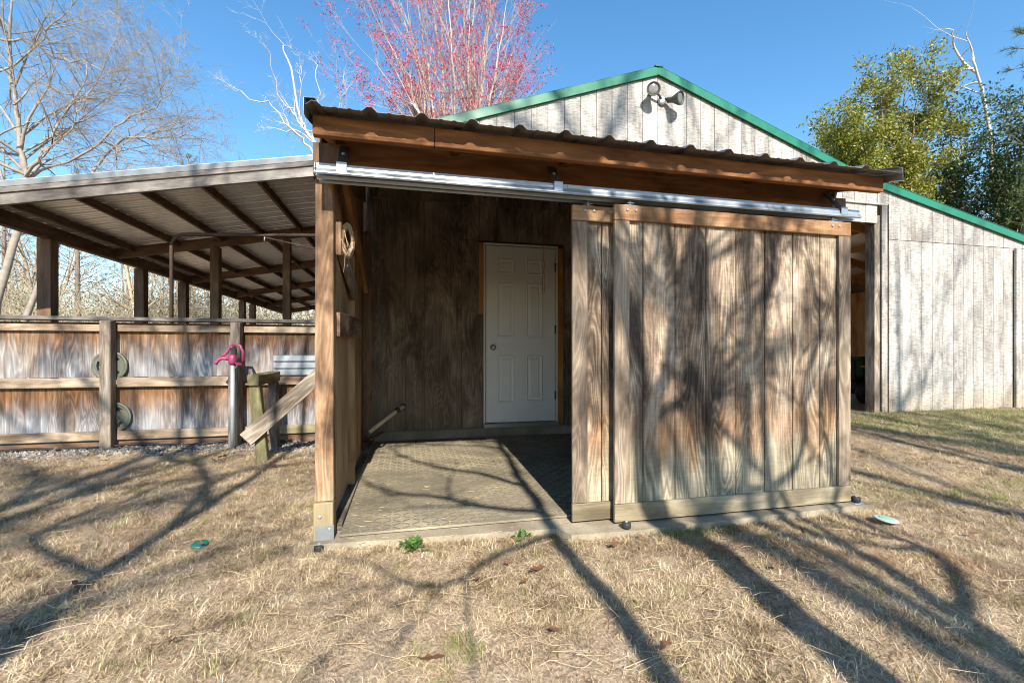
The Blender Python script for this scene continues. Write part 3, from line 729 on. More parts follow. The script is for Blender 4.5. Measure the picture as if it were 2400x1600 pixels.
# old handrail frame that the diagonal board is nailed to
hf = empty('handrail_frame', (-1.3, 4.8, 0), 'mossy square timber frame standing between hydrant and shed post', 'frame')
board('leg', hf, 'mossy', (-1.27, 4.59, -.12), (-1.345, 4.60, .645), (1, 0, 0), .092, .085, .006)
board('leg', hf, 'old_grey', (-1.32, 5.13, -.12), (-1.335, 5.13, .655), (1, 0, 0), .085, .085, .006)
board('top_rail', hf, 'mossy', (-1.345, 4.53, .70), (-1.335, 5.22, .705), (1, 0, 0), .095, .10, .006)

# ribbed metal piece resting on the fence's middle rail
mp = empty('metal_panel', (-.95, 5.37, .7), 'short ribbed galvanised panel leaning on the fence rail behind the diagonal board', 'panel')
for i in range(3):
    za = .70 + i * .075
    box('rib', mp, 'galv_dull', (-1.40, 5.372 - i * .004, za + .002), (-.52, 5.394, za + .071), .012)

# ------------------------------------------------------------------ small things round the shed
def rope():
    c = Vector((XL + .052, 2.59, 1.555)); t = empty('rope_coil', c, 'loose coil of pale rope and twine hung inside the left shed post', 'rope')
    for i in range(9):
        pts = []; r0 = R.uniform(.05, .078); ph = R.uniform(0, 6); tilt = R.uniform(-.25, .25)
        for k in range(26):
            a = 2 * math.pi * k / 25
            q = r0 * .5 * math.cos(a); pts.append(c + Vector((.045 + .75 * q + R.uniform(-.004, .004), .02 + .66 * q + .012 * math.sin(a + ph), r0 * 1.15 * math.sin(a) + tilt * .05 * math.cos(2 * a))))
        tube_obj('loop', t, 'jute', pts, R.choice((.004, .006, .009)), 6)
    for i in range(8):
        a = R.uniform(0, 6.28); p = c + Vector((.02, .05 * math.cos(a), .1 * math.sin(a)))
        tube_obj('strand', t, 'jute', [p, p + Vector((R.uniform(0, .03), R.uniform(-.04, .04), R.uniform(-.07, .02))), p + Vector((R.uniform(0, .05), R.uniform(-.05, .05), R.uniform(-.14, .03)))], .0016, 5)
    box('hook_block', t, 'post_wood', (XL + .046, 2.535, 1.46), (XL + .075, 2.575, 1.64), .004)
rope()
# pull string with two loops
xs_ = xz(1274, 500, 3.6).x
def loop_pts(zc, h, wd): return [(xs_ + wd * math.sin(2 * math.pi * k / 16), 3.6, zc + h * math.cos(2 * math.pi * k / 16)) for k in range(17)]
st = empty('pull_string', (xs_, 3.6, 1.5), 'thin red string with loops hanging in front of the white door', 'string')
tube_obj('cord', st, 'red_string', [(xs_, 3.6, 2.24), (xs_ + .003, 3.6, 1.9), (xs_, 3.6, 1.72)], .0022, 6)
tube_obj('loop', st, 'red_string', loop_pts(1.665, .055, .007), .0018, 5); tube_obj('loop', st, 'red_string', loop_pts(1.52, .09, .011), .0018, 5)
# pale frayed strip on the dark wall
pa, pb = xz(880, 432, YB - .006), xz(876, 530, YB - .006)
o = board('splinter', barn, 'post_wood', pa, pb, (1, 0, 0), .014, .006, .001)
# old drain pipe poking from the left wall
dp = empty('drain_pipe', xz(900, 975, 4.9), 'short rusty elbow pipe leaning out of the dark back wall', 'pipe')
a0, a1, a2 = Vector((-.36, 4.72, .16)), Vector((-.07, 4.93, .36)), Vector((-.03, 5.02, .37))
tube_obj('tube', dp, 'pvc', [a0, (a0 + a1) / 2, a1, a2, a2 + Vector((0, .09, -.01))], .022, 12)
lathe('collar', dp, 'rust_iron', [(.030, 0), (.030, .04), (.026, .045)], aim(a1 + (a0 - a1) * .12, a1 - a0), 14)
lathe('collar', dp, 'rust_iron', [(.034, 0), (.034, .02), (.030, .025)], aim((-.03, 5.095, .362), (0, -1, .1)), 14)
o = board('wood_scrap', None, 'post_wood', (-.36, 4.70, .085), (-.22, 4.95, .115), (0, 0, 1), .02, .05); tag(o, 'small pale scrap of wood lying beneath the rusty elbow pipe', 'scrap')

def guide(c, label):
    t = empty('door_guide', c, label, 'roller guide', 'floor rollers that guide the sliding doors')
    box('base_plate', t, 'galv_dull', Vector(c) + Vector((-.035, -.025, -.004)), Vector(c) + Vector((.035, .025, .004)), .001)
    lathe('roller', t, 'black_rubber', [(.015, .006), (.023, .009), (.025, .016), (.025, .033), (.022, .039), (.011, .041)], Matrix.Translation(c), 20, True)
    lathe('bolt', t, 'galv', [(.009, .041), (.009, .046), (.005, .049)], Matrix.Translation(c), 8)
def on_z(u, v, z):
    Z = (HC - z) * F / (v - V0); return pz(u, v, Z)
guide(on_z(1468, 1240, -.005) , 'black roller guide at the left foot of the front sliding door')
g2 = on_z(2006, 1178, .0); guide(Vector((g2.x, g2.y, .0)), 'black roller guide at the right foot of the front sliding door')
g3 = on_z(748, 1290, -.035); guide(Vector((g3.x, g3.y, -.045)), 'black roller guide beside the foot of the left post')

# flood light on the gable
Lc = xz(1550, 238, YB); fl = empty('flood_light', (Lc.x, YB, Lc.z), 'twin head flood light under the peak of the barn gable', 'flood light')
lathe('mount', fl, 'galv_dull', [(.055, 0), (.06, .012), (.05, .035), (.03, .042)], aim((Lc.x, YB - .002, Lc.z), (0, -1, 0)), 8)
def head(base, elbow, face, d):
    tube_obj('arm', fl, 'dark_metal', [base, elbow, face - d * .13], .014, 10)
    h = lathe('lamp_head', fl, 'dark_metal', [(.028, -.16), (.032, -.12), (.035, -.095), (.066, -.036), (.080, 0), (.083, .016), (.074, .017), (.071, .004)], aim(face, d), 28, True)
    lathe('lens', h, 'lens', [(.069, .0), (.05, .008), (.02, .012)], aim(face, d), 24, True)
B = Vector((Lc.x, YB - .04, Lc.z))
head(B + Vector((-.03, 0, .01)), B + Vector((-.08, -.03, .04)), B + Vector((-.21, -.13, .03)), Vector((-.28, -.93, -.2)).normalized())
head(B + Vector((.03, 0, .01)), B + Vector((.07, -.04, .01)), B + Vector((.14, -.14, -.04)), Vector((.52, -.83, -.2)).normalized())

# discs on the grass
dc = on_z(2077, 1222, -.02); dc.z = float(gz(dc.x, dc.y)) + .03
o = empty('flying_disc', dc, 'pale mint plastic disc lying on the grass right of the sliding doors', 'disc')
lathe('rim', o, 'pale_plastic', [(.054, -.006), (.060, -.002), (.058, .003), (.052, .005), (.040, .006)], Matrix.Translation(dc) @ Matrix.Rotation(.09, 4, 'Y') @ Matrix.Rotation(.06, 4, 'X'), 36, True)
lathe('centre', o, 'mint_plastic', [(.040, .0058), (.03, .0072), (.01, .0075)], Matrix.Translation(dc) @ Matrix.Rotation(.09, 4, 'Y') @ Matrix.Rotation(.06, 4, 'X'), 28, True)
tc = on_z(468, 1286, -.05); tc.z = float(gz(tc.x, tc.y)) + .010
o = lathe('plastic_lid', None, 'teal_plastic', [(.036, -.006), (.040, 0), (.037, .005), (.03, .006)], Matrix.Translation(tc) @ Matrix.Rotation(.1, 4, 'X'), 24); tag(o, 'small teal plastic lid half sunk in the shaded dry grass', 'lid')

# lawn tractor in the dark barn
mw = empty('lawn_tractor', (7.9, 6.4, .08), 'dark green lawn tractor with yellow wheels parked inside the barn doorway', 'lawn tractor')
def mb(n_, m_, lo, hi, ch=.03): return box(n_, mw, m_, Vector(lo) + Vector((7.75, 6.1, .08)), Vector(hi) + Vector((7.75, 6.1, .08)), ch)
mb('hood', 'mower_green', (-.35, .0, .42), (.45, .55, .80), .06); mb('grille', 'mower_black', (-.37, .08, .40), (-.352, .47, .74), .004)
mb('stripe', 'mower_yellow', (-.34, -.012, .62), (.40, -.002, .655), .003); mb('chassis', 'mower_black', (-.35, .08, .22), (1.25, .47, .40), .02)
mb('deck', 'mower_green', (.15, -.15, .12), (.85, .70, .30), .04); mb('fender', 'mower_green', (.62, -.05, .48), (1.35, .60, .62), .06)
mb('seat', 'mower_yellow', (.80, .08, .63), (1.15, .47, .72), .04); mb('backrest', 'mower_yellow', (1.10, .10, .70), (1.19, .45, 1.05), .04)
tube_obj('steering_column', mw, 'mower_black', [(8.15, 6.37, .85), (8.32, 6.37, 1.12)], .025); 
lathe('steering_wheel', mw, 'mower_black', [(.15, -.012), (.17, 0), (.15, .012)], aim((8.33, 6.37, 1.13), (.5, 0, .85)), 20)
for (wx, wy, wr) in ((-.2, -.02, .2), (-.2, .57, .2), (1.0, -.08, .27), (1.0, .62, .27)):
    M = aim((7.75 + wx, 6.1 + wy, .075 + wr), (0, -1, 0))
    wh = lathe('wheel', mw, 'mower_black', [(wr * .55, -.08), (wr * .92, -.08), (wr, -.05), (wr, .05), (wr * .92, .08), (wr * .55, .08)], M, 28)
    lathe('rim', wh, 'mower_yellow', [(wr * .54, .05), (wr * .5, .075), (wr * .2, .06), (wr * .15, .085)], M, 20)

# ------------------------------------------------------------------ vegetation helpers
TMIN = [.22]; RMIN = [.0035]
def grow(V, Fs, tips, p, d, L, r, lev, rng, spec):
    """one limb as a tapering wobbling tube with side shoots; spec[lev] = (segments, wobble, n children, angle, length ratio, lift)"""
    seg, wob, nch, ang, lr, lift = spec[min(lev, len(spec) - 1)]
    pts = [p.copy()]; rads = [r]; dd = d.copy(); st = L / seg; rend = r * (.35 if lev < len(spec) - 1 else .25)
    for i in range(seg):
        dd = (dd + Vector((rng.gauss(0, wob), rng.gauss(0, wob), rng.gauss(0, wob) + lift))).normalized()
        pts.append(pts[-1] + dd * st); rads.append(r + (rend - r) * (i + 1) / seg)
    limb(V, Fs, tips, pts, rads, lev, rng, spec)
def limb(V, Fs, tips, pts, rads, lev, rng, spec):
    sides = 7 if rads[0] > .06 else (5 if rads[0] > .02 else 3)
    tube(pts, rads, sides, V, Fs, cap=False)
    seg, wob, nch, ang, lr, lift = spec[min(lev, len(spec) - 1)]
    L = sum((pts[i + 1] - pts[i]).length for i in range(len(pts) - 1))
    if lev >= len(spec) - 1:
        tips.append((pts[-1], (pts[-1] - pts[-2]).normalized()))
        if len(pts) > 3: tips.append((pts[len(pts) // 2], (pts[-1] - pts[-2]).normalized()))
        return
    for k in range(nch):
        t = rng.uniform(TMIN[0] if lev == 0 else .22, 1.0) if k else 1.0
        f = t * (len(pts) - 1); i = min(int(f), len(pts) - 2); q = pts[i].lerp(pts[i + 1], f - i); rr = rads[i] + (rads[i + 1] - rads[i]) * (f - i)
        d = (pts[i + 1] - pts[i]).normalized()
        side = d.cross(Vector((rng.gauss(0, 1), rng.gauss(0, 1), rng.gauss(0, 1)))).normalized()
        a = rad(ang) * rng.uniform(.5, 1.35) * (.4 if k == 0 else 1)
        nd = (d * math.cos(a) + side * math.sin(a)).normalized()
        grow(V, Fs, tips, q, nd, L * lr * rng.uniform(.55, 1.15), max(rr * rng.uniform(.45, .72), RMIN[0]), lev + 1, rng, spec)
def smooth_path(ctrl, n=4, jit=0.0, rng=R):
    P = [Vector(c) for c in ctrl]; out = []
    for i in range(len(P) - 1):
        a, b_, c, d = P[max(i - 1, 0)], P[i], P[i + 1], P[min(i + 2, len(P) - 1)]
        for k in range(n):
            t = k / n; out.append(.5 * ((2 * b_) + (c - a) * t + (2 * a - 5 * b_ + 4 * c - d) * t * t + (3 * b_ - a - 3 * c + d) * t ** 3))
    out.append(P[-1])
    if jit: out = [p + Vector((rng.gauss(0, jit), rng.gauss(0, jit), rng.gauss(0, jit))) for p in out]
    return out
def limbs(V, Fs, tips, ctrl, r0, r1, rng, spec, lev=0, n=4, jit=.0):
    pts = smooth_path(ctrl, n, jit, rng); m = len(pts) - 1
    limb(V, Fs, tips, pts, [r0 + (r1 - r0) * i / m for i in range(m + 1)], lev, rng, spec)
def leaves(tips, rng, n, spread, ln, wd, droop=0.0):
    V = []; Fs = []
    for p, d in tips:
        for k in range(n):
            c = p + Vector((rng.gauss(0, spread), rng.gauss(0, spread), rng.gauss(0, spread)))
            a = Vector((rng.gauss(0, 1), rng.gauss(0, 1), rng.gauss(0, 1) - droop)).normalized(); b_ = a.cross(Vector((rng.gauss(0, 1), rng.gauss(0, 1), rng.gauss(0, 1)))).normalized()
            l = ln * rng.uniform(.6, 1.3); w_ = wd * rng.uniform(.7, 1.2); i0 = len(V)
            V += [c, c + a * l * .5 + b_ * w_, c + a * l, c + a * l * .5 - b_ * w_]; Fs.append((i0, i0 + 1, i0 + 2, i0 + 3))
    return V, Fs
def tree(name, loc, label, cat, V, Fs, bark, tipsV=None, leafmat_=None, group=None, leafname='crown'):
    t = empty(name, loc, label, cat, group)
    link('trunk', mesh('trunk', V, Fs, True), bark, t)
    if tipsV and tipsV[1]: link(leafname, mesh(leafname, *tipsV), leafmat_, t)
    return t

# ---- trees that can be seen
rng = random.Random(11)
SP = [(6, .05, 6, 40, .55, .01), (5, .09, 6, 42, .55, .02), (5, .12, 6, 42, .5, .02), (4, .14, 5, 40, .5, .02), (3, .15, 0, 40, .5, 0)]
def jz(lst, Z, s=.5, r_=rng):
    z = Z; out = []
    for (u, v) in lst: out.append(pz(u, v, z)); z += r_.uniform(-s, s)
    return out
V, Fs, tips = [], [], []
Zt = 11.0
for (ctrl, r0, r1) in (([(-25, 790), (5, 670), (40, 530), (58, 415), (48, 350), (36, 250), (20, 150), (25, 40)], .20, .05),
                       ([(58, 415), (90, 375), (118, 340), (155, 260), (190, 200), (208, 150)], .085, .02),
                       ([(215, 410), (250, 360), (290, 325), (340, 322), (400, 328), (450, 318), (505, 360)], .085, .012),
                       ([(58, 415), (130, 390), (215, 350), (265, 300), (330, 270), (385, 240), (420, 185)], .07, .012),
                       ([(-40, 90), (40, 92), (90, 110), (150, 140), (215, 150), (290, 200), (330, 215)], .075, .012),
                       ([(-30, 180), (60, 130), (110, 70), (150, 30), (190, -20)], .06, .012),
                       ([(36, 250), (80, 200), (150, 215), (250, 235), (300, 160)], .06, .01),
                       ([(110, 345), (165, 300), (190, 250), (245, 160), (270, 90)], .05, .01),
                       ([(-20, 330), (30, 300), (90, 290), (150, 330), (190, 390)], .05, .01),
                       ([(300, 322), (330, 270), (370, 210), (405, 165)], .035, .008)):
    limbs(V, Fs, tips, jz(ctrl, Zt, .35), r0 * .46, r1 * .65, rng, [(6, .05, 22, 50, .38, .01), (5, .09, 8, 48, .42, .0), (4, .12, 6, 45, .5, .0), (3, .14, 0, 40, .5, 0)], 0, 3, .03)
limbs(V, Fs, tips, [pz(215, 410, Zt), pz(190, 470, Zt), pz(120, 600, Zt), pz(40, 800, Zt)], .05, .07, rng, [(3, .02, 0, 0, 0, 0), (3, .02, 0, 0, 0, 0)], 1)
b0 = pz(-25, 790, Zt); tree('bare_tree', (b0.x, b0.y, 0), 'large bare grey tree spreading fine twigs above the shelter roof at left', 'tree', V, Fs, 'bark_grey')
V, Fs, tips = [], [], []
SB = [(6, .05, 7, 42, .17, .03), (5, .16, 5, 45, .5, .04), (4, .18, 4, 42, .5, .03), (3, .16, 0, 40, .5, 0)]
for (ctrl, r0, r1) in (([(770, 840), (760, 600), (750, 420), (742, 345), (712, 300), (690, 220), (672, 140), (668, 105)], .20, .02),
                       ([(745, 380), (715, 335), (680, 300), (640, 250), (600, 235), (560, 212)], .09, .012),
                       ([(742, 345), (700, 310), (660, 305), (620, 300)], .05, .01),
                       ([(760, 400), (775, 345), (762, 290), (748, 240), (745, 180), (740, 140)], .08, .012),
                       ([(775, 345), (800, 310), (830, 300), (850, 270)], .05, .01),
                       ([(712, 300), (668, 240), (640, 170), (625, 120)], .05, .01),
                       ([(775, 345), (790, 270), (805, 210), (812, 160)], .05, .01),
                       ([(700, 290), (705, 200), (702, 150)], .04, .01)):
    limbs(V, Fs, tips, jz(ctrl, 15.0, .4), r0 * .5, r1 * .7, rng, SB, 0, 3, .05)
b0 = pz(770, 840, 15.0); tree('bare_tree', (b0.x, b0.y, 0), 'small pale bare tree with crooked limbs behind the shed corner', 'tree', V, Fs, 'bark_pale')
# red budded maple
V, Fs, tips = [], [], []
SM = [(6, .03, 15, 26, .22, .05), (5, .06, 5, 30, .5, .05), (4, .08, 4, 30, .5, .04), (3, .1, 0, 30, .5, 0)]
Zm = 17.0
for i, (bx, tx, ty, mx) in enumerate(((1040, 868, -40, .45), (1045, 930, -80, .5), (1062, 985, -120, .5), (1075, 1040, -150, .5), (1085, 1095, -160, .5), (1100, 1140, -140, .5), (1110, 1195, -90, .5), (1120, 1235, 10, .5), (1120, 1262, 95, .55), (1128, 1250, 195, .6), (1030, 835, 60, .5), (1025, 818, 140, .55), (1030, 836, 235, .6), (1050, 900, 10, .5), (1068, 1010, -60, .5), (1092, 1120, -60, .5), (1105, 1180, 0, .5), (1040, 860, 100, .5))):
    tx = 1056 + (tx - 1056) * .74; c = [(bx * .35 + 1070 * .65, 640), (bx * .7 + 1070 * .3, 430), (bx + (tx - bx) * .28, 300), (bx + (tx - bx) * (mx + .1), 300 + (ty - 300) * .5), (tx, ty)]
    limbs(V, Fs, tips, jz(c, Zm, .5), .078, .011, rng, SM, 0, 4, .03)
limbs(V, Fs, tips, [pz(1070, 850, Zm), pz(1072, 740, Zm), pz(1070, 640, Zm)], .35, .3, rng, [(3, .02, 0, 0, 0, 0), (2, 0, 0, 0, 0, 0)], 1)
tp = [t for t in tips if rng.random() < .7]
b0 = pz(1070, 850, Zm); tree('maple_tree', (b0.x, b0.y, 0), 'pale stemmed maple with red buds rising behind the shed roof', 'tree', V, Fs, 'bark_birchy', leaves(tp, rng, 5, .07, .08, .016, .4), 'red_bud', leafname='buds')

# evergreens on the right
def bushy(name, outline, Z, label, bark, lm, nleaf, seed, base_u, dens=1.0, ln=.095, wd=.024, spread=.12):
    rg = random.Random(seed); V, Fs, tips = [], [], []
    S2 = [(6, .06, 8, 50, .24, .04), (5, .1, 5, 42, .55, .04), (3, .12, 3, 40, .5, .03), (3, .12, 0, 40, .5, 0)]
    base = pz(base_u, 850, Z)
    limbs(V, Fs, tips, [base, pz(base_u, 700, Z), pz(base_u + 4, 560, Z)], .16, .12, rg, [(3, .02, 0, 0, 0, 0), (2, 0, 0, 0, 0, 0)], 1)
    for (u, v) in outline:
        v += 62; u = base_u + (u - base_u) * .86
        a = pz(base_u + (u - base_u) * .12, 560 + (v - 560) * .15, Z)
        z2 = Z + rg.uniform(-1.4, 1.4); m = pz(base_u + (u - base_u) * .6, 560 + (v - 560) * .5, (Z + z2) / 2)
        limbs(V, Fs, tips, [a, m, pz(u, v, z2)], .06, .012, rg, S2, 0, 4, .03)
    return tree(name, (base.x, base.y, 0), label, 'tree', V, Fs, bark, leaves([t for t in tips if rg.random() < dens], rg, nleaf, spread, ln, wd, .1), lm)
bushy('holly_tree', [(2060, 165), (2090, 190), (2130, 150), (2160, 175), (2015, 250), (1985, 230), (1960, 290), (1930, 320), (2190, 250), (2100, 300), (2040, 330), (2150, 340), (1925, 365), (1980, 380), (2180, 400), (2080, 420), (2020, 440), (2120, 450), (1950, 420), (2060, 380), (2150, 480)], 14.0,
      'yellow green leafy evergreen tree rising right of the barn roof', 'bark_dark', 'leaf_holly', 16, 3, 2080, 1.0)
bushy('evergreen_tree', [(2200, 240), (2230, 215), (2260, 250), (2210, 300), (2270, 320), (2240, 350), (2190, 420), (2250, 430), (2290, 400), (2215, 470), (2280, 480)], 15.5,
      'dark green open evergreen tree beside the yellow green one', 'bark_dark', 'leaf_dark', 5, 5, 2230, .7, .12, .028, .16)
bushy('evergreen_tree', [(2320, 230), (2360, 215), (2400, 240), (2310, 300), (2380, 300), (2430, 290), (2350, 350), (2410, 380), (2330, 420), (2390, 440), (2440, 430), (2360, 500)], 14.5,
      'dark green evergreen tree at the right edge of the picture', 'bark_dark', 'leaf_dark', 5, 6, 2370, .75, .12, .028, .16)
V, Fs, tips = [], [], []
for (ctrl, r0, r1) in (([(2345, 850), (2335, 600), (2325, 400), (2310, 240), (2285, 160), (2278, 120), (2262, 75)], .09, .014), ([(2290, 170), (2250, 140), (2235, 100), (2232, 72), (2210, 65)], .055, .01),
                       ([(2285, 160), (2250, 165), (2210, 185), (2190, 175)], .045, .008), ([(2298, 192), (2265, 200), (2240, 215), (2230, 190)], .045, .008), ([(2230, 190), (2200, 195), (2190, 225)], .03, .008)):
    limbs(V, Fs, tips, jz(ctrl, 18.0, .3), r0, r1, rng, [(6, .04, 3, 45, .22, .0), (4, .1, 2, 40, .5, .0), (3, .12, 0, 40, .5, 0)], 0, 3, .02)
b0 = pz(2345, 850, 18); tree('bare_tree', (b0.x, b0.y, 0), 'crooked bare tree standing above the dark evergreens at right', 'tree', V, Fs, 'bark_pale')

def pine(u, vtop, Z, seed, label, r0=.09, spread=1.5, from_v=None, group=None):
    rg = random.Random(seed); V, Fs, tips = [], [], []
    b_, t_ = pz(u, 850, Z), pz(u, vtop, Z); tube([b_, b_.lerp(t_, .5), t_], [r0, r0 * .7, .012], 7, V, Fs)
    H = (t_ - b_).length; n = int(H * 5)
    for i in range(n):
        f = .35 + .65 * i / n; p = b_.lerp(t_, f); a = rg.uniform(0, 6.28); L = spread * (1.08 - f) * rg.uniform(.7, 1.1) + .12
        d = Vector((math.cos(a), math.sin(a), .35)).normalized()
        grow(V, Fs, tips, p, d, L, .018, 0, rg, [(3, .06, 4, 40, .5, .05), (2, .1, 0, 40, .5, .05)])
    NV, NF = [], []
    for p, d in tips + [(t_, Vector((0, 0, 1)))] * 3:
        for k in range(16):
            dd = (d + Vector((rg.gauss(0, .6), rg.gauss(0, .6), rg.gauss(0, .6)))).normalized(); sd = dd.cross(Vector((rg.random(), rg.random(), rg.random()))).normalized() * .005
            q = p - d * rg.uniform(0, .2); l = rg.uniform(.14, .24); i0 = len(NV); NV += [q - sd, q + sd, q + dd * l]; NF.append((i0, i0 + 1, i0 + 2))
    return tree('pine_tree', (b_.x, b_.y, 0), label, 'tree', V, Fs, 'bark_dark', (NV, NF), 'leaf_pine', group, 'needles')
pine(442, 362, 20, 1, 'young pine whose tip just clears the shelter roof')
pine(182, 398, 19, 2, 'bushy pine half hidden behind the left end of the shelter roof', .12, 2.2)
pine(2408, 60, 13, 3, 'pine with long dark needles at the right picture edge', .12, 1.6)
pine(10, 330, 22, 4, 'pine behind the large bare tree at the left edge', .12, 2.0)
pine(300, 560, 24, 5, 'short pine seen between the posts of the shelter', .1, 2.6)
pine(455, 560, 26, 6, 'light green pine seen under the far end of the shelter', .1, 2.8)

# ---- woodland beyond the shelter: prototypes copied as individual trees
def proto_bare(seed, H):
    rg = random.Random(seed); V, Fs, tips = [], [], []
    S3 = [(7, .04, 11, 45, .4, .02), (5, .1, 6, 42, .5, .03), (4, .12, 4, 40, .5, .02), (3, .13, 0, 40, .5, 0)]
    grow(V, Fs, tips, Vector((0, 0, -.2)), Vector((rg.uniform(-.1, .1), rg.uniform(-.1, .1), 1)).normalized(), H, .09, 0, rg, S3)
    return mesh('trunk', V, Fs, True), tips
def proto_brush(seed, H):
    rg = random.Random(seed); V, Fs, tips = [], [], []
    S4 = [(5, .1, 6, 42, .55, .0), (4, .12, 5, 45, .5, .0), (3, .13, 0, 40, .5, 0)]
    for i in range(9):
        a = rg.uniform(0, 6.28); grow(V, Fs, tips, Vector((rg.gauss(0, .25), rg.gauss(0, .25), -.1)), Vector((math.cos(a) * .55, math.sin(a) * .55, 1)).normalized(), H * rg.uniform(.6, 1.1), .022, 0, rg, S4)
    return mesh('stems', V, Fs, True), tips
PB = [proto_bare(21, 7.0), proto_bare(22, 8.5), proto_bare(23, 6.0)]
PS = [proto_brush(31, 3.2), proto_brush(32, 2.6), proto_brush(33, 3.8)]
me_m = {}
rg = random.Random(77)
spots = []
for i in range(36): spots.append((rg.uniform(-60, 745), rg.uniform(19, 34)))
for i in range(6): spots.append((rg.uniform(2030, 2600), rg.uniform(19, 26)))
ORD = ['nearest', 'second nearest', 'third nearest', 'fourth nearest', 'fifth nearest', 'sixth nearest', 'seventh nearest', 'eighth nearest', 'ninth nearest', 'tenth nearest', 'farther', 'farthest']
def place(u):
    for lim, ph in ((92, 'left of the first shelter post'), (331, 'between the first and second shelter posts'), (430, 'between the second and third shelter posts'), (568, 'behind the middle shelter posts'), (1500, 'right of the far shelter posts')):
        if u < lim: return ph
    return 'behind the evergreens right of the barn'
def wood_label(u):
    ph = place(u); k = seen.get(ph, 0); seen[ph] = k + 1; return ORD[min(k, 11)] + ' thin bare tree ' + ph
spots.sort(key=lambda q: (place(q[0]), q[1])); seen = {}
for i, (u, Z) in enumerate(spots):
    p = pz(u, 850, Z); k = i % 3; right = u > 1500
    t = empty('woodland_tree', (p.x, p.y, float(gz(p.x, p.y))), wood_label(u), 'tree', 'bare trees behind the barn' if right else 'bare trees beyond the shelter')
    s = rg.uniform(.8, 1.25); t.rotation_euler = (0, 0, rg.uniform(0, 6.28)); t.scale = (s, s, s)
    o = bpy.data.objects.new('trunk', PB[k][0]); COL.objects.link(o); o.parent = t
    if not PB[k][0].materials: PB[k][0].materials.append(MATS[('bark_grey', 'twig_brown', 'brush_tan')[k]])
# ---- trees behind the photographer: their shadows cross the lawn, doors and gable
RMIN[0] = .008
def lift(S, Yt):
    S = Vector(S); return S - LD * ((S.y - Yt) / LD.y)
def dpt(u, v): return xz(u, v, 2.318)
def gpt(u, v): return on_z(u, v, -.06)
def yard_tree(label, base, strokes, Yt, seed, extra, spec=None):
    rg = random.Random(seed); V, Fs, tips = [], [], []
    spec = spec or [(5, .06, 7, 42, .5, .03), (4, .1, 5, 42, .5, .02), (4, .12, 3, 40, .5, .02), (3, .12, 0, 40, .5, 0)]
    for (pts, r0, r1, lev) in strokes:
        P = []; dy = 0.0
        for s in pts: P.append(lift(s, Yt + dy)); dy += rg.uniform(-.25, .25)
        limbs(V, Fs, tips, P, r0, r1, rg, spec, lev, 4, .006)
    for (p, d, L, r) in extra: grow(V, Fs, tips, Vector(p), Vector(d).normalized(), L, r, 0, rg, spec)
    return tree('yard_tree', base, label, 'tree', V, Fs, 'bark_grey')
NO = [(3, .0, 0, 0, 0, 0), (3, .0, 0, 0, 0, 0)]
# main forked tree whose shadow climbs the sliding doors
Y1 = -1.7
yard_tree('forked bare tree behind the photographer whose shadow climbs the sliding doors', (1.15, Y1, -.1), [
    ([(1.20, Y1 + .0, -.1), gpt(2120, 1650), gpt(2060, 1600), gpt(1830, 1430), gpt(1660, 1290), dpt(1530, 1190), dpt(1518, 1060), dpt(1512, 960)], .085, .085, 9),
    ([dpt(1515, 990), dpt(1500, 860), dpt(1470, 720), dpt(1440, 620), dpt(1390, 520), dpt(1350, 380), dpt(1330, 200)], .068, .038, 0),
    ([dpt(1515, 1010), dpt(1545, 920), dpt(1573, 841), dpt(1591, 700), dpt(1616, 595), dpt(1633, 508), dpt(1650, 380), dpt(1690, 200)], .052, .03, 0),
    ([dpt(1500, 880), dpt(1497, 760), dpt(1500, 640), dpt(1505, 520), dpt(1520, 350)], .045, .03, 1),
    ([dpt(1575, 840), dpt(1588, 764), dpt(1625, 650), dpt(1650, 590), dpt(1705, 546), dpt(1760, 460)], .022, .012, 2),
    ([gpt(1620, 1260), dpt(1674, 1185), dpt(1756, 1143), dpt(1830, 1130), dpt(1878, 1072), dpt(1892, 1000), dpt(1890, 900), dpt(1930, 760), dpt(1900, 600)], .034, .016, 1),
    ([dpt(1512, 1000), dpt(1560, 960), dpt(1640, 900), dpt(1720, 840), dpt(1760, 760), dpt(1800, 640)], .03, .014, 0)], Y1, 3, [])
Y2 = -1.9
yard_tree('slim bare tree behind the photographer shading the rubber mat', (.56, Y2, -.1), [
    ([(.56, Y2, -.1), gpt(1570, 1610), gpt(1430, 1430), gpt(1300, 1270), (.80, 3.0, .0), (.86, 3.7, .0), (.93, 4.5, .0), (.96, 5.05, .3), (1.0, 5.1, 1.2)], .052, .028, 9),
    ([(.80, 3.1, 0), (.55, 3.5, 0), (.25, 3.75, 0), (-.05, 4.3, 0), (-.2, 4.9, .0)], .026, .012, 1),
    ([(.74, 2.6, 0), (.45, 2.75, 0), (.2, 3.0, 0), (-.1, 3.15, 0), (-.3, 3.5, 0)], .028, .012, 1),
    ([(.93, 4.4, 0), (.6, 4.6, 0), (.3, 4.7, 0), (0, 4.85, 0)], .02, .01, 1),
    ([(.74, 2.3, 0), (.4, 2.1, 0), (.1, 1.9, 0), (-.2, 2.2, 0)], .02, .01, 1)], Y2, 4, [])
Y3 = -2.6
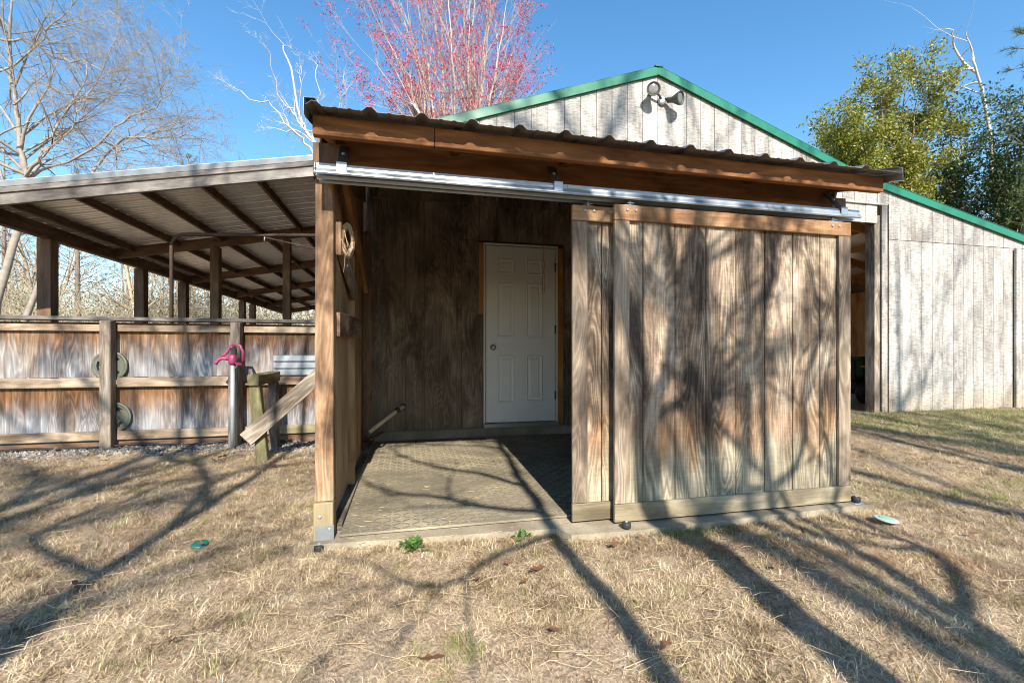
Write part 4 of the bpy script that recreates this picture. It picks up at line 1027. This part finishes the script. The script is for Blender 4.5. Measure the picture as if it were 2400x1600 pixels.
yard_tree('leaning bare tree behind the photographer shading the lawn at left', (-1.6, Y3, -.1), [
    ([(-1.62, Y3, -.1), gpt(-60, 1600), gpt(0, 1510), gpt(250, 1350), gpt(480, 1200), gpt(600, 1120), (-1.12, 5.3, .2), (-1.1, 5.4, .9), (-1.0, 5.4, 1.8)], .05, .03, 9),
    ([gpt(420, 1240), gpt(480, 1160), gpt(560, 1110), gpt(700, 1090), (-.4, 3.9, .4)], .035, .015, 0),
    ([gpt(250, 1350), gpt(100, 1260), gpt(300, 1180), gpt(420, 1130)], .03, .014, 0),
    ([gpt(500, 1190), (-1.6, 4.2, -.05), (-2.0, 5.0, -.05), (-2.3, 5.4, .6), (-2.6, 5.4, 1.3)], .04, .02, 0),
    ([(-1.9, 4.6, -.05), (-2.5, 5.2, 0), (-3.0, 5.4, .5), (-3.3, 5.4, 1.0), (-3.4, 5.4, 1.8)], .04, .02, 0), ([(-2.2, 4.9, 0), (-2.1, 5.4, .4), (-2.2, 5.4, 1.0), (-1.9, 5.4, 1.7)], .035, .016, 0),
    ([(-1.2, 5.2, 0), (-1.4, 5.4, .5), (-1.3, 5.4, 1.1), (-1.6, 5.4, 1.9)], .03, .016, 0), ([(-2.5, 5.2, 0), (-3.4, 5.35, .1), (-3.9, 5.4, .5), (-4.1, 5.4, 1.1)], .03, .014, 0)], Y3, 5, [])
Y4 = -2.5
yard_tree('bare tree behind the photographer shading the lawn right of the doors', (1.8, Y4, -.1), [
    ([(1.80, Y4, -.1), gpt(2600, 1660), gpt(2400, 1530), gpt(2150, 1390), gpt(1960, 1290), gpt(1800, 1215), dpt(1800, 1000), dpt(1790, 800), dpt(1820, 600), dpt(1840, 400)], .05, .026, 9),
    ([gpt(2250, 1440), gpt(2180, 1320), gpt(2050, 1250), dpt(1960, 1120), dpt(1930, 960), dpt(1960, 800)], .035, .016, 0),
    ([gpt(1960, 1290), dpt(1850, 1190), dpt(1700, 1000), dpt(1690, 880), dpt(1730, 700)], .03, .014, 1)], Y4, 6, [])
Y5 = -7.5
yard_tree('tall forked bare tree behind the photographer whose shadow reaches the gable', (1.72, Y5, -.1), [
    ([(1.70, Y5, -.1), (1.95, 1.0, -.05), (1.98, 2.3, .2), (2.0, 2.3, 1.7), (2.05, 5.1, 2.9), (1.95, 5.1, 3.5), (1.6, 5.1, 4.1)], .06, .05, 9),
    ([(2.05, 5.1, 2.9), (2.35, 5.1, 3.5), (2.6, 5.1, 4.2)], .06, .045, 0), ([(1.98, 5.1, 3.3), (1.5, 5.1, 3.5), (1.0, 5.1, 3.75), (.6, 5.1, 4.0)], .06, .04, 0), ([(2.1, 5.1, 3.1), (1.3, 5.1, 3.2), (.8, 5.1, 3.45)], .05, .035, 0)], Y5, 15, [])
for (X, Yt, seed, H, r, lab) in ((4.6, -6.0, 8, 10.5, .10, 'tall bare tree behind the photographer shading the right lawn'), (6.6, -5.0, 9, 9.5, .085, 'bare tree behind the photographer shading the far right lawn'),
                                 (-3.1, -5.6, 10, 10, .10, 'bare tree behind the photographer shading the fence'), (-4.6, -4.4, 12, 9, .08, 'bare tree behind the photographer shading the far left lawn'),
                                 (3.6, -7.5, 13, 12.5, .10, 'tall bare tree behind the photographer shading the doorway')):
    rg = random.Random(seed); V, Fs, tips = [], [], []
    grow(V, Fs, tips, Vector((X, Yt, -.15)), Vector((rg.uniform(-.05, .05), 0, 1)), H, r, 0, rg, [(9, .035, 9, 40, .36, .02), (5, .09, 5, 42, .5, .02), (4, .12, 4, 40, .5, .02), (3, .12, 0, 40, .5, 0)])
    tree('yard_tree', (X, Yt, -.1), lab, 'tree', V, Fs, 'bark_grey')

TMIN[0] = .62
for (X, Yt, H, sd, lab) in ((1.9, -10.5, 13.5, 41, 'tall tree far behind the photographer shading the doors'), (4.2, -12.0, 14.0, 42, 'tall tree far behind the photographer shading the right lawn'), (-2.6, -11.0, 13.0, 43, 'tall tree far behind the photographer shading the left lawn')):
    rg = random.Random(sd); V, Fs, tips = [], [], []
    grow(V, Fs, tips, Vector((X, Yt, -.15)), Vector((rg.uniform(-.04, .04), 0, 1)), H, .15, 0, rg, [(9, .03, 17, 55, .27, .02), (5, .09, 5, 45, .5, .02), (4, .12, 3, 40, .5, .02), (3, .12, 0, 40, .5, 0)])
    tree('yard_tree', (X, Yt, -.1), lab, 'tree', V, Fs, 'bark_grey')

TMIN[0] = .22; RMIN[0] = .0035

# ------------------------------------------------------------------ lawn
def clump(seed, n, rad_, lmin, lmax, wid, flat, name, mat_):
    rg = random.Random(seed); V = []; Fs = []
    for i in range(n):
        a = rg.uniform(0, 6.28); q = rad_ * math.sqrt(rg.random()); p = Vector((q * math.cos(a), q * math.sin(a), rg.uniform(-.004, .004)))
        h = rg.uniform(0, 6.28); el = rad(rg.uniform(*flat)); L = rg.uniform(lmin, lmax); d = Vector((math.cos(h) * math.cos(el), math.sin(h) * math.cos(el), math.sin(el)))
        sd = Vector((-math.sin(h), math.cos(h), 0)) * wid * rg.uniform(.6, 1.2); m = p + d * L * .55; e = m + (d + Vector((rg.gauss(0, .3), rg.gauss(0, .3), -.45 * math.sin(el) + rg.gauss(0, .1)))).normalized() * L * .45
        if e.z < .002: e.z = rg.uniform(.001, .006)
        i0 = len(V); V += [p - sd, p + sd, m + sd * .85, m - sd * .85, e]; Fs += [(i0, i0 + 1, i0 + 2, i0 + 3), (i0 + 3, i0 + 2, i0 + 4)]
    me = mesh(name, V, Fs); me.materials.append(MATS[mat_]); o = bpy.data.objects.new(name, me); return o
def scatter(name, pts, scl, protos, label, cat):
    col = bpy.data.collections.new(name + '_parts')
    for p in protos: col.objects.link(p)
    me = bpy.data.meshes.new(name); me.from_pydata([tuple(p) for p in pts], [], [])
    at = me.attributes.new('sc', 'FLOAT', 'POINT'); at.data.foreach_set('value', np.asarray(scl, dtype=np.float32))
    o = bpy.data.objects.new(name, me); COL.objects.link(o); tag(o, label, cat, kind='stuff')
    ng = bpy.data.node_groups.new(name, 'GeometryNodeTree')
    ng.interface.new_socket('Geometry', in_out='INPUT', socket_type='NodeSocketGeometry'); ng.interface.new_socket('Geometry', in_out='OUTPUT', socket_type='NodeSocketGeometry')
    N = ng.nodes; gi = N.new('NodeGroupInput'); go = N.new('NodeGroupOutput'); mp_ = N.new('GeometryNodeMeshToPoints'); ip = N.new('GeometryNodeInstanceOnPoints'); ci = N.new('GeometryNodeCollectionInfo')
    ci.inputs['Collection'].default_value = col; ci.inputs['Separate Children'].default_value = True; ci.inputs['Reset Children'].default_value = True
    rv = N.new('FunctionNodeRandomValue'); rv.data_type = 'FLOAT_VECTOR'; rv.inputs[0].default_value = (-.12, -.12, 0); rv.inputs[1].default_value = (.12, .12, 6.283)
    na = N.new('GeometryNodeInputNamedAttribute'); na.data_type = 'FLOAT'; na.inputs[0].default_value = 'sc'
    ip.inputs['Pick Instance'].default_value = True
    L = ng.links.new
    L(gi.outputs[0], mp_.inputs[0]); L(mp_.outputs[0], ip.inputs['Points']); L(ci.outputs[0], ip.inputs['Instance']); L(rv.outputs[0], ip.inputs['Rotation']); L(na.outputs[0], ip.inputs['Scale']); L(ip.outputs[0], go.inputs[0])
    md = o.modifiers.new('scatter', 'NODES'); md.node_group = ng
    return o
nr = np.random.default_rng(5)
def vnoise(x, y, f, seed):
    s = np.random.default_rng(seed); out = np.zeros_like(x)
    for k in range(6):
        a = s.uniform(0, 6.28); ff = f * s.uniform(.6, 1.7); out += np.sin((x * np.cos(a) + y * np.sin(a)) * ff + s.uniform(0, 6.28))
    return out / 3.5
def in_slab(x, y): return (x > -.45) & (x < 2.84) & (y > np.where(x < .8, 2.37 - .05 * (x + .45), 2.215)) & (y < 5.3)
def lawn_pts(n, zmax, fade):
    Z = 1.0 + (zmax - 1.0) * nr.random(n) ** fade; t = nr.uniform(-1.35, 1.35, n); l = t * Z
    x = l * CS + Z * SN; y = Z * CS - l * SN
    ok = ~in_slab(x, y) & (y < 5.38) & ~((x > 3.0) & (y > 5.09)); return x[ok], y[ok], Z[ok]
x, y, Z = lawn_pts(60000, 9.0, .75)
bare = 1.2 * np.exp(-(((x + .05) / .95) ** 2 + ((y - 1.15) / .55) ** 2)) + .6 * np.exp(-(((x - 2.9) / .5) ** 2 + ((y - 2.05) / .25) ** 2))
keep = nr.random(len(x)) < np.clip(1.0 + .3 * vnoise(x, y, 3.0, 1) + .35 * vnoise(x, y, 9.0, 8) - .85 * bare, .08, 1)
keep &= ~((x < -.5) & (y > 4.95 + .15 * vnoise(x, y, 5, 4)) & (nr.random(len(x)) < .85))
x, y, Z = x[keep], y[keep], Z[keep]
ex = nr.uniform(-.46, 2.9, 420); ey = np.where(ex < .82, 2.395 - .05 * (ex + .45), 2.225) - np.abs(nr.normal(0, .035, 420)); x = np.concatenate([x, ex]); y = np.concatenate([y, ey]); Z = np.concatenate([Z, np.full(420, 2.4)])
gprob = np.clip(.03 + .5 * sst(2.7, 4.0, x) * (vnoise(x, y, 1.3, 2) > .0) + .5 * (vnoise(x, y, 5.0, 12) > 1.0) + .22 * sst(-1.2, -2.4, x) * (vnoise(x, y, 2.0, 3) > .3), 0, .7)
isg = nr.random(len(x)) < gprob
z = gz(x, y)
dry = [clump(i, 38, .055, .014, .05, .0009, (-4, 28), 'dry_clump', 'straw_blade') for i in range(8)] + [clump(20 + i, 30, .045, .02, .045, .0009, (15, 65), 'dry_clump', 'straw_blade') for i in range(3)]
grn = [clump(50 + i, 16, .04, .025, .055, .0013, (20, 75), 'green_clump', 'grass_green') for i in range(4)]
s = nr.uniform(.75, 1.25, len(x)) * (1 + .06 * np.maximum(Z - 3, 0))
scatter('dry_grass', np.stack([x, y, z], 1)[~isg], s[~isg], dry, 'flattened dry straw coloured grass covering the yard', 'grass')
scatter('green_grass', np.stack([x, y, z], 1)[isg], s[isg] * .9, grn, 'short green grass growing through the dry lawn', 'grass')

# the brush beyond the shelter and behind the barn reads as one mass
bu = np.concatenate([nr.uniform(-600, 900, 380), nr.uniform(1980, 2700, 70)]); bz = np.concatenate([nr.uniform(17, 36, 380), nr.uniform(15, 24, 70)])
bp = [pz(a_, 850, b_) for a_, b_ in zip(bu, bz)]
PO = []
for k, (me, tips) in enumerate(PS):
    me.materials.append(MATS[('brush_tan', 'twig_brown', 'brush_pale')[k]]); o = bpy.data.objects.new('brush_stems', me); PO.append(o)
    fm = mesh('brush_leaves', *leaves(tips, random.Random(5 + k), 2, .12, .10, .026)); fm.materials.append(MATS['leaf_brush']); bmx = bmesh.new(); bmx.from_mesh(me); bmx.from_mesh(fm); m2 = bpy.data.meshes.new('brush_leafy'); 
    nf = len(me.polygons); bmx.faces.ensure_lookup_table()
    for f in bmx.faces[nf:]: f.material_index = 1
    bmx.to_mesh(m2); bmx.free(); m2.materials.append(me.materials[0]); m2.materials.append(MATS['leaf_brush']); PO.append(bpy.data.objects.new('brush_leafy', m2))
scatter('brush', [(p.x, p.y, float(gz(p.x, p.y))) for p in bp], nr.uniform(.55, 1.2, len(bp)), PO, 'tangled tan and green brush beyond the shelter and the barn', 'brush')

# gravel at the foot of the fence
n = 2600; gx = nr.uniform(-5.2, -.65, n); gy = 5.22 + nr.normal(0, .16, n); ok = (gy < 5.5) & (gy > 4.75); gx, gy = gx[ok], gy[ok]
V = []; Fs = []
for a, b_ in zip(gx, gy):
    r_ = R.uniform(.008, .022); c = Vector((a, b_, float(gz(a, b_)) + r_ * .3)); i0 = len(V)
    for d in ((1, 0, 0), (-1, 0, 0), (0, 1, 0), (0, -1, 0), (0, 0, 1), (0, 0, -1)): V.append(c + Vector(d) * r_ * R.uniform(.6, 1.2) + Vector((R.gauss(0, .2), R.gauss(0, .2), R.gauss(0, .2))) * r_)
    Fs += [tuple(i0 + k for k in f) for f in ((0, 2, 4), (2, 1, 4), (1, 3, 4), (3, 0, 4), (2, 0, 5), (1, 2, 5), (3, 1, 5), (0, 3, 5))]
o = link('gravel', mesh('gravel', V, Fs), 'stone'); tag(o, 'grey gravel strip along the foot of the fence', 'gravel', kind='stuff')

# weeds, fallen leaves, straw stalks
def weed(u, v, label, n, size, seed):
    rg = random.Random(seed); c = on_z(u, v, -.06); c.z = float(gz(c.x, c.y)) + .01; V = []; Fs = []
    for i in range(n):
        a = rg.uniform(0, 6.28); el = rg.uniform(.15, 1.1); d = Vector((math.cos(a) * math.cos(el), math.sin(a) * math.cos(el), math.sin(el))); sd = Vector((-math.sin(a), math.cos(a), 0)); L = size * rg.uniform(.5, 1.1); w_ = L * .2; i0 = len(V)
        p = c + Vector((rg.gauss(0, size * .25), rg.gauss(0, size * .25), 0)); up = Vector((0, 0, -.12 * L))
        V += [p, p + d * L * .35 + sd * w_, p + d * L * .75 + sd * w_ * .7, p + d * L + up, p + d * L * .75 - sd * w_ * .7, p + d * L * .35 - sd * w_]; Fs.append((i0, i0 + 1, i0 + 2, i0 + 3, i0 + 4, i0 + 5))
    o = empty('weed', c, label, 'weed'); link('leaves', mesh('leaves', V, Fs), 'leaf_weed', o)
weed(968, 1300, 'broad leaved green weed in front of the concrete edge', 34, .075, 1)
weed(1222, 1272, 'low green weed growing against the concrete edge near the mat', 26, .06, 2)
V = [(-.5, 0, 0), (-.2, .16, .05), (-.05, .08, .02), (.12, .24, .07), (.22, .07, .02), (.5, .02, .10), (.22, -.09, .02), (.1, -.25, .06), (-.05, -.09, .02), (-.22, -.15, .05)]
lm = mesh('leaf', [(a * .085, b_ * .085, c * .085) for a, b_, c in V], [(0, 1, 2, 8, 9), (2, 3, 4, 6, 7, 8), (4, 5, 6)]); lm.materials.append(MATS['leaf_dead'])
lm2 = mesh('leaf', [(a * .055, b_ * .075, c * .11) for a, b_, c in V], [(0, 1, 2, 8, 9), (2, 3, 4, 6, 7, 8), (4, 5, 6)]); lm2.materials.append(MATS['leaf_dead'])
rg = random.Random(9)
lp = [(1740, 1240), (1725, 1255), (1190, 1345), (1260, 1360), (1230, 1390), (1010, 1560), (1500, 1280), (1440, 1300), (1480, 1330), (1880, 1270), (600, 1110), (560, 1125), (500, 1090), (640, 1100), (470, 1300), (2280, 1270), (1820, 1350), (1690, 1310), (1990, 1400), (1650, 1420), (430, 1150), (320, 1120), (180, 1400), (130, 1350), (2100, 1480), (1560, 1540), (1300, 1500)]
for i in range(4): lp.append((rg.uniform(100, 2300), rg.uniform(1260, 1590)))
for i in range(14): lp.append((rg.uniform(60, 720), rg.uniform(1058, 1110)))
for i, (u, v) in enumerate(lp):
    c = on_z(u, v, -.06); z_ = float(gz(c.x, c.y)) + .03
    if bool(in_slab(np.array(c.x), np.array(c.y))): continue
    o = bpy.data.objects.new('fallen_leaf', lm if i % 2 else lm2); COL.objects.link(o); o.location = (c.x, c.y, z_); o.rotation_euler = (rg.gauss(0, .35), rg.gauss(0, .35), rg.uniform(0, 6.28)); k = rg.uniform(.6, 1.2); o.scale = (k, k, k)
    reg = 'left of the shed post' if u < 730 and v > 1115 else 'near the gravel by the fence' if u < 730 else 'in front of the rubber mat' if u < 1340 else 'in front of the sliding doors' if u < 1990 else 'on the lawn right of the doors'
    tag(o, ('curled' if i % 2 else 'narrow') + ' brown fallen leaf ' + reg, 'leaf', 'brown leaves scattered on the lawn')
V, Fs = [], []
for i in range(190):
    u, v = (rg.uniform(1150, 1700), rg.uniform(1420, 1590)) if i < 40 else (rg.uniform(0, 2400), rg.uniform(1240, 1600))
    c = on_z(u, v, -.06)
    if bool(in_slab(np.array(c.x), np.array(c.y))): continue
    a = rg.uniform(-.7, .7) + (0 if i % 3 else rg.uniform(0, 3)); L = rg.uniform(.04, .15); z_ = float(gz(c.x, c.y)) + rg.uniform(.02, .04); d = Vector((math.cos(a), math.sin(a), rg.gauss(0, .06))); c = Vector((c.x, c.y, z_))
    tube([c - d * L / 2, c + Vector((-d.y, d.x, .3)) * rg.gauss(0, .008), c + d * L / 2], [.0007, .0008, .0005], 4, V, Fs)
for i in range(150):
    a = rg.uniform(0, 6.28); L = rg.uniform(.015, .06); q = abs(rg.gauss(0, .35)); c = Vector((-.3 + abs(rg.gauss(0, .55)), 2.36 + q, .0205 if q > .12 else .0025)) if i < 110 else Vector((rg.uniform(-.3, 2.3), rg.uniform(2.6, 4.9), .0205))
    if c.x > 2.3: continue
    d = Vector((math.cos(a), math.sin(a), 0)); tube([c - d * L / 2, c + Vector((-d.y, d.x, .1)) * rg.gauss(0, .005), c + d * L / 2], [.001, .001, .0007], 4, V, Fs)
o = link('straw_litter', mesh('straw_litter', V, Fs), 'straw'); tag(o, 'loose pale straw stalks strewn over the dry lawn', 'straw', kind='stuff')
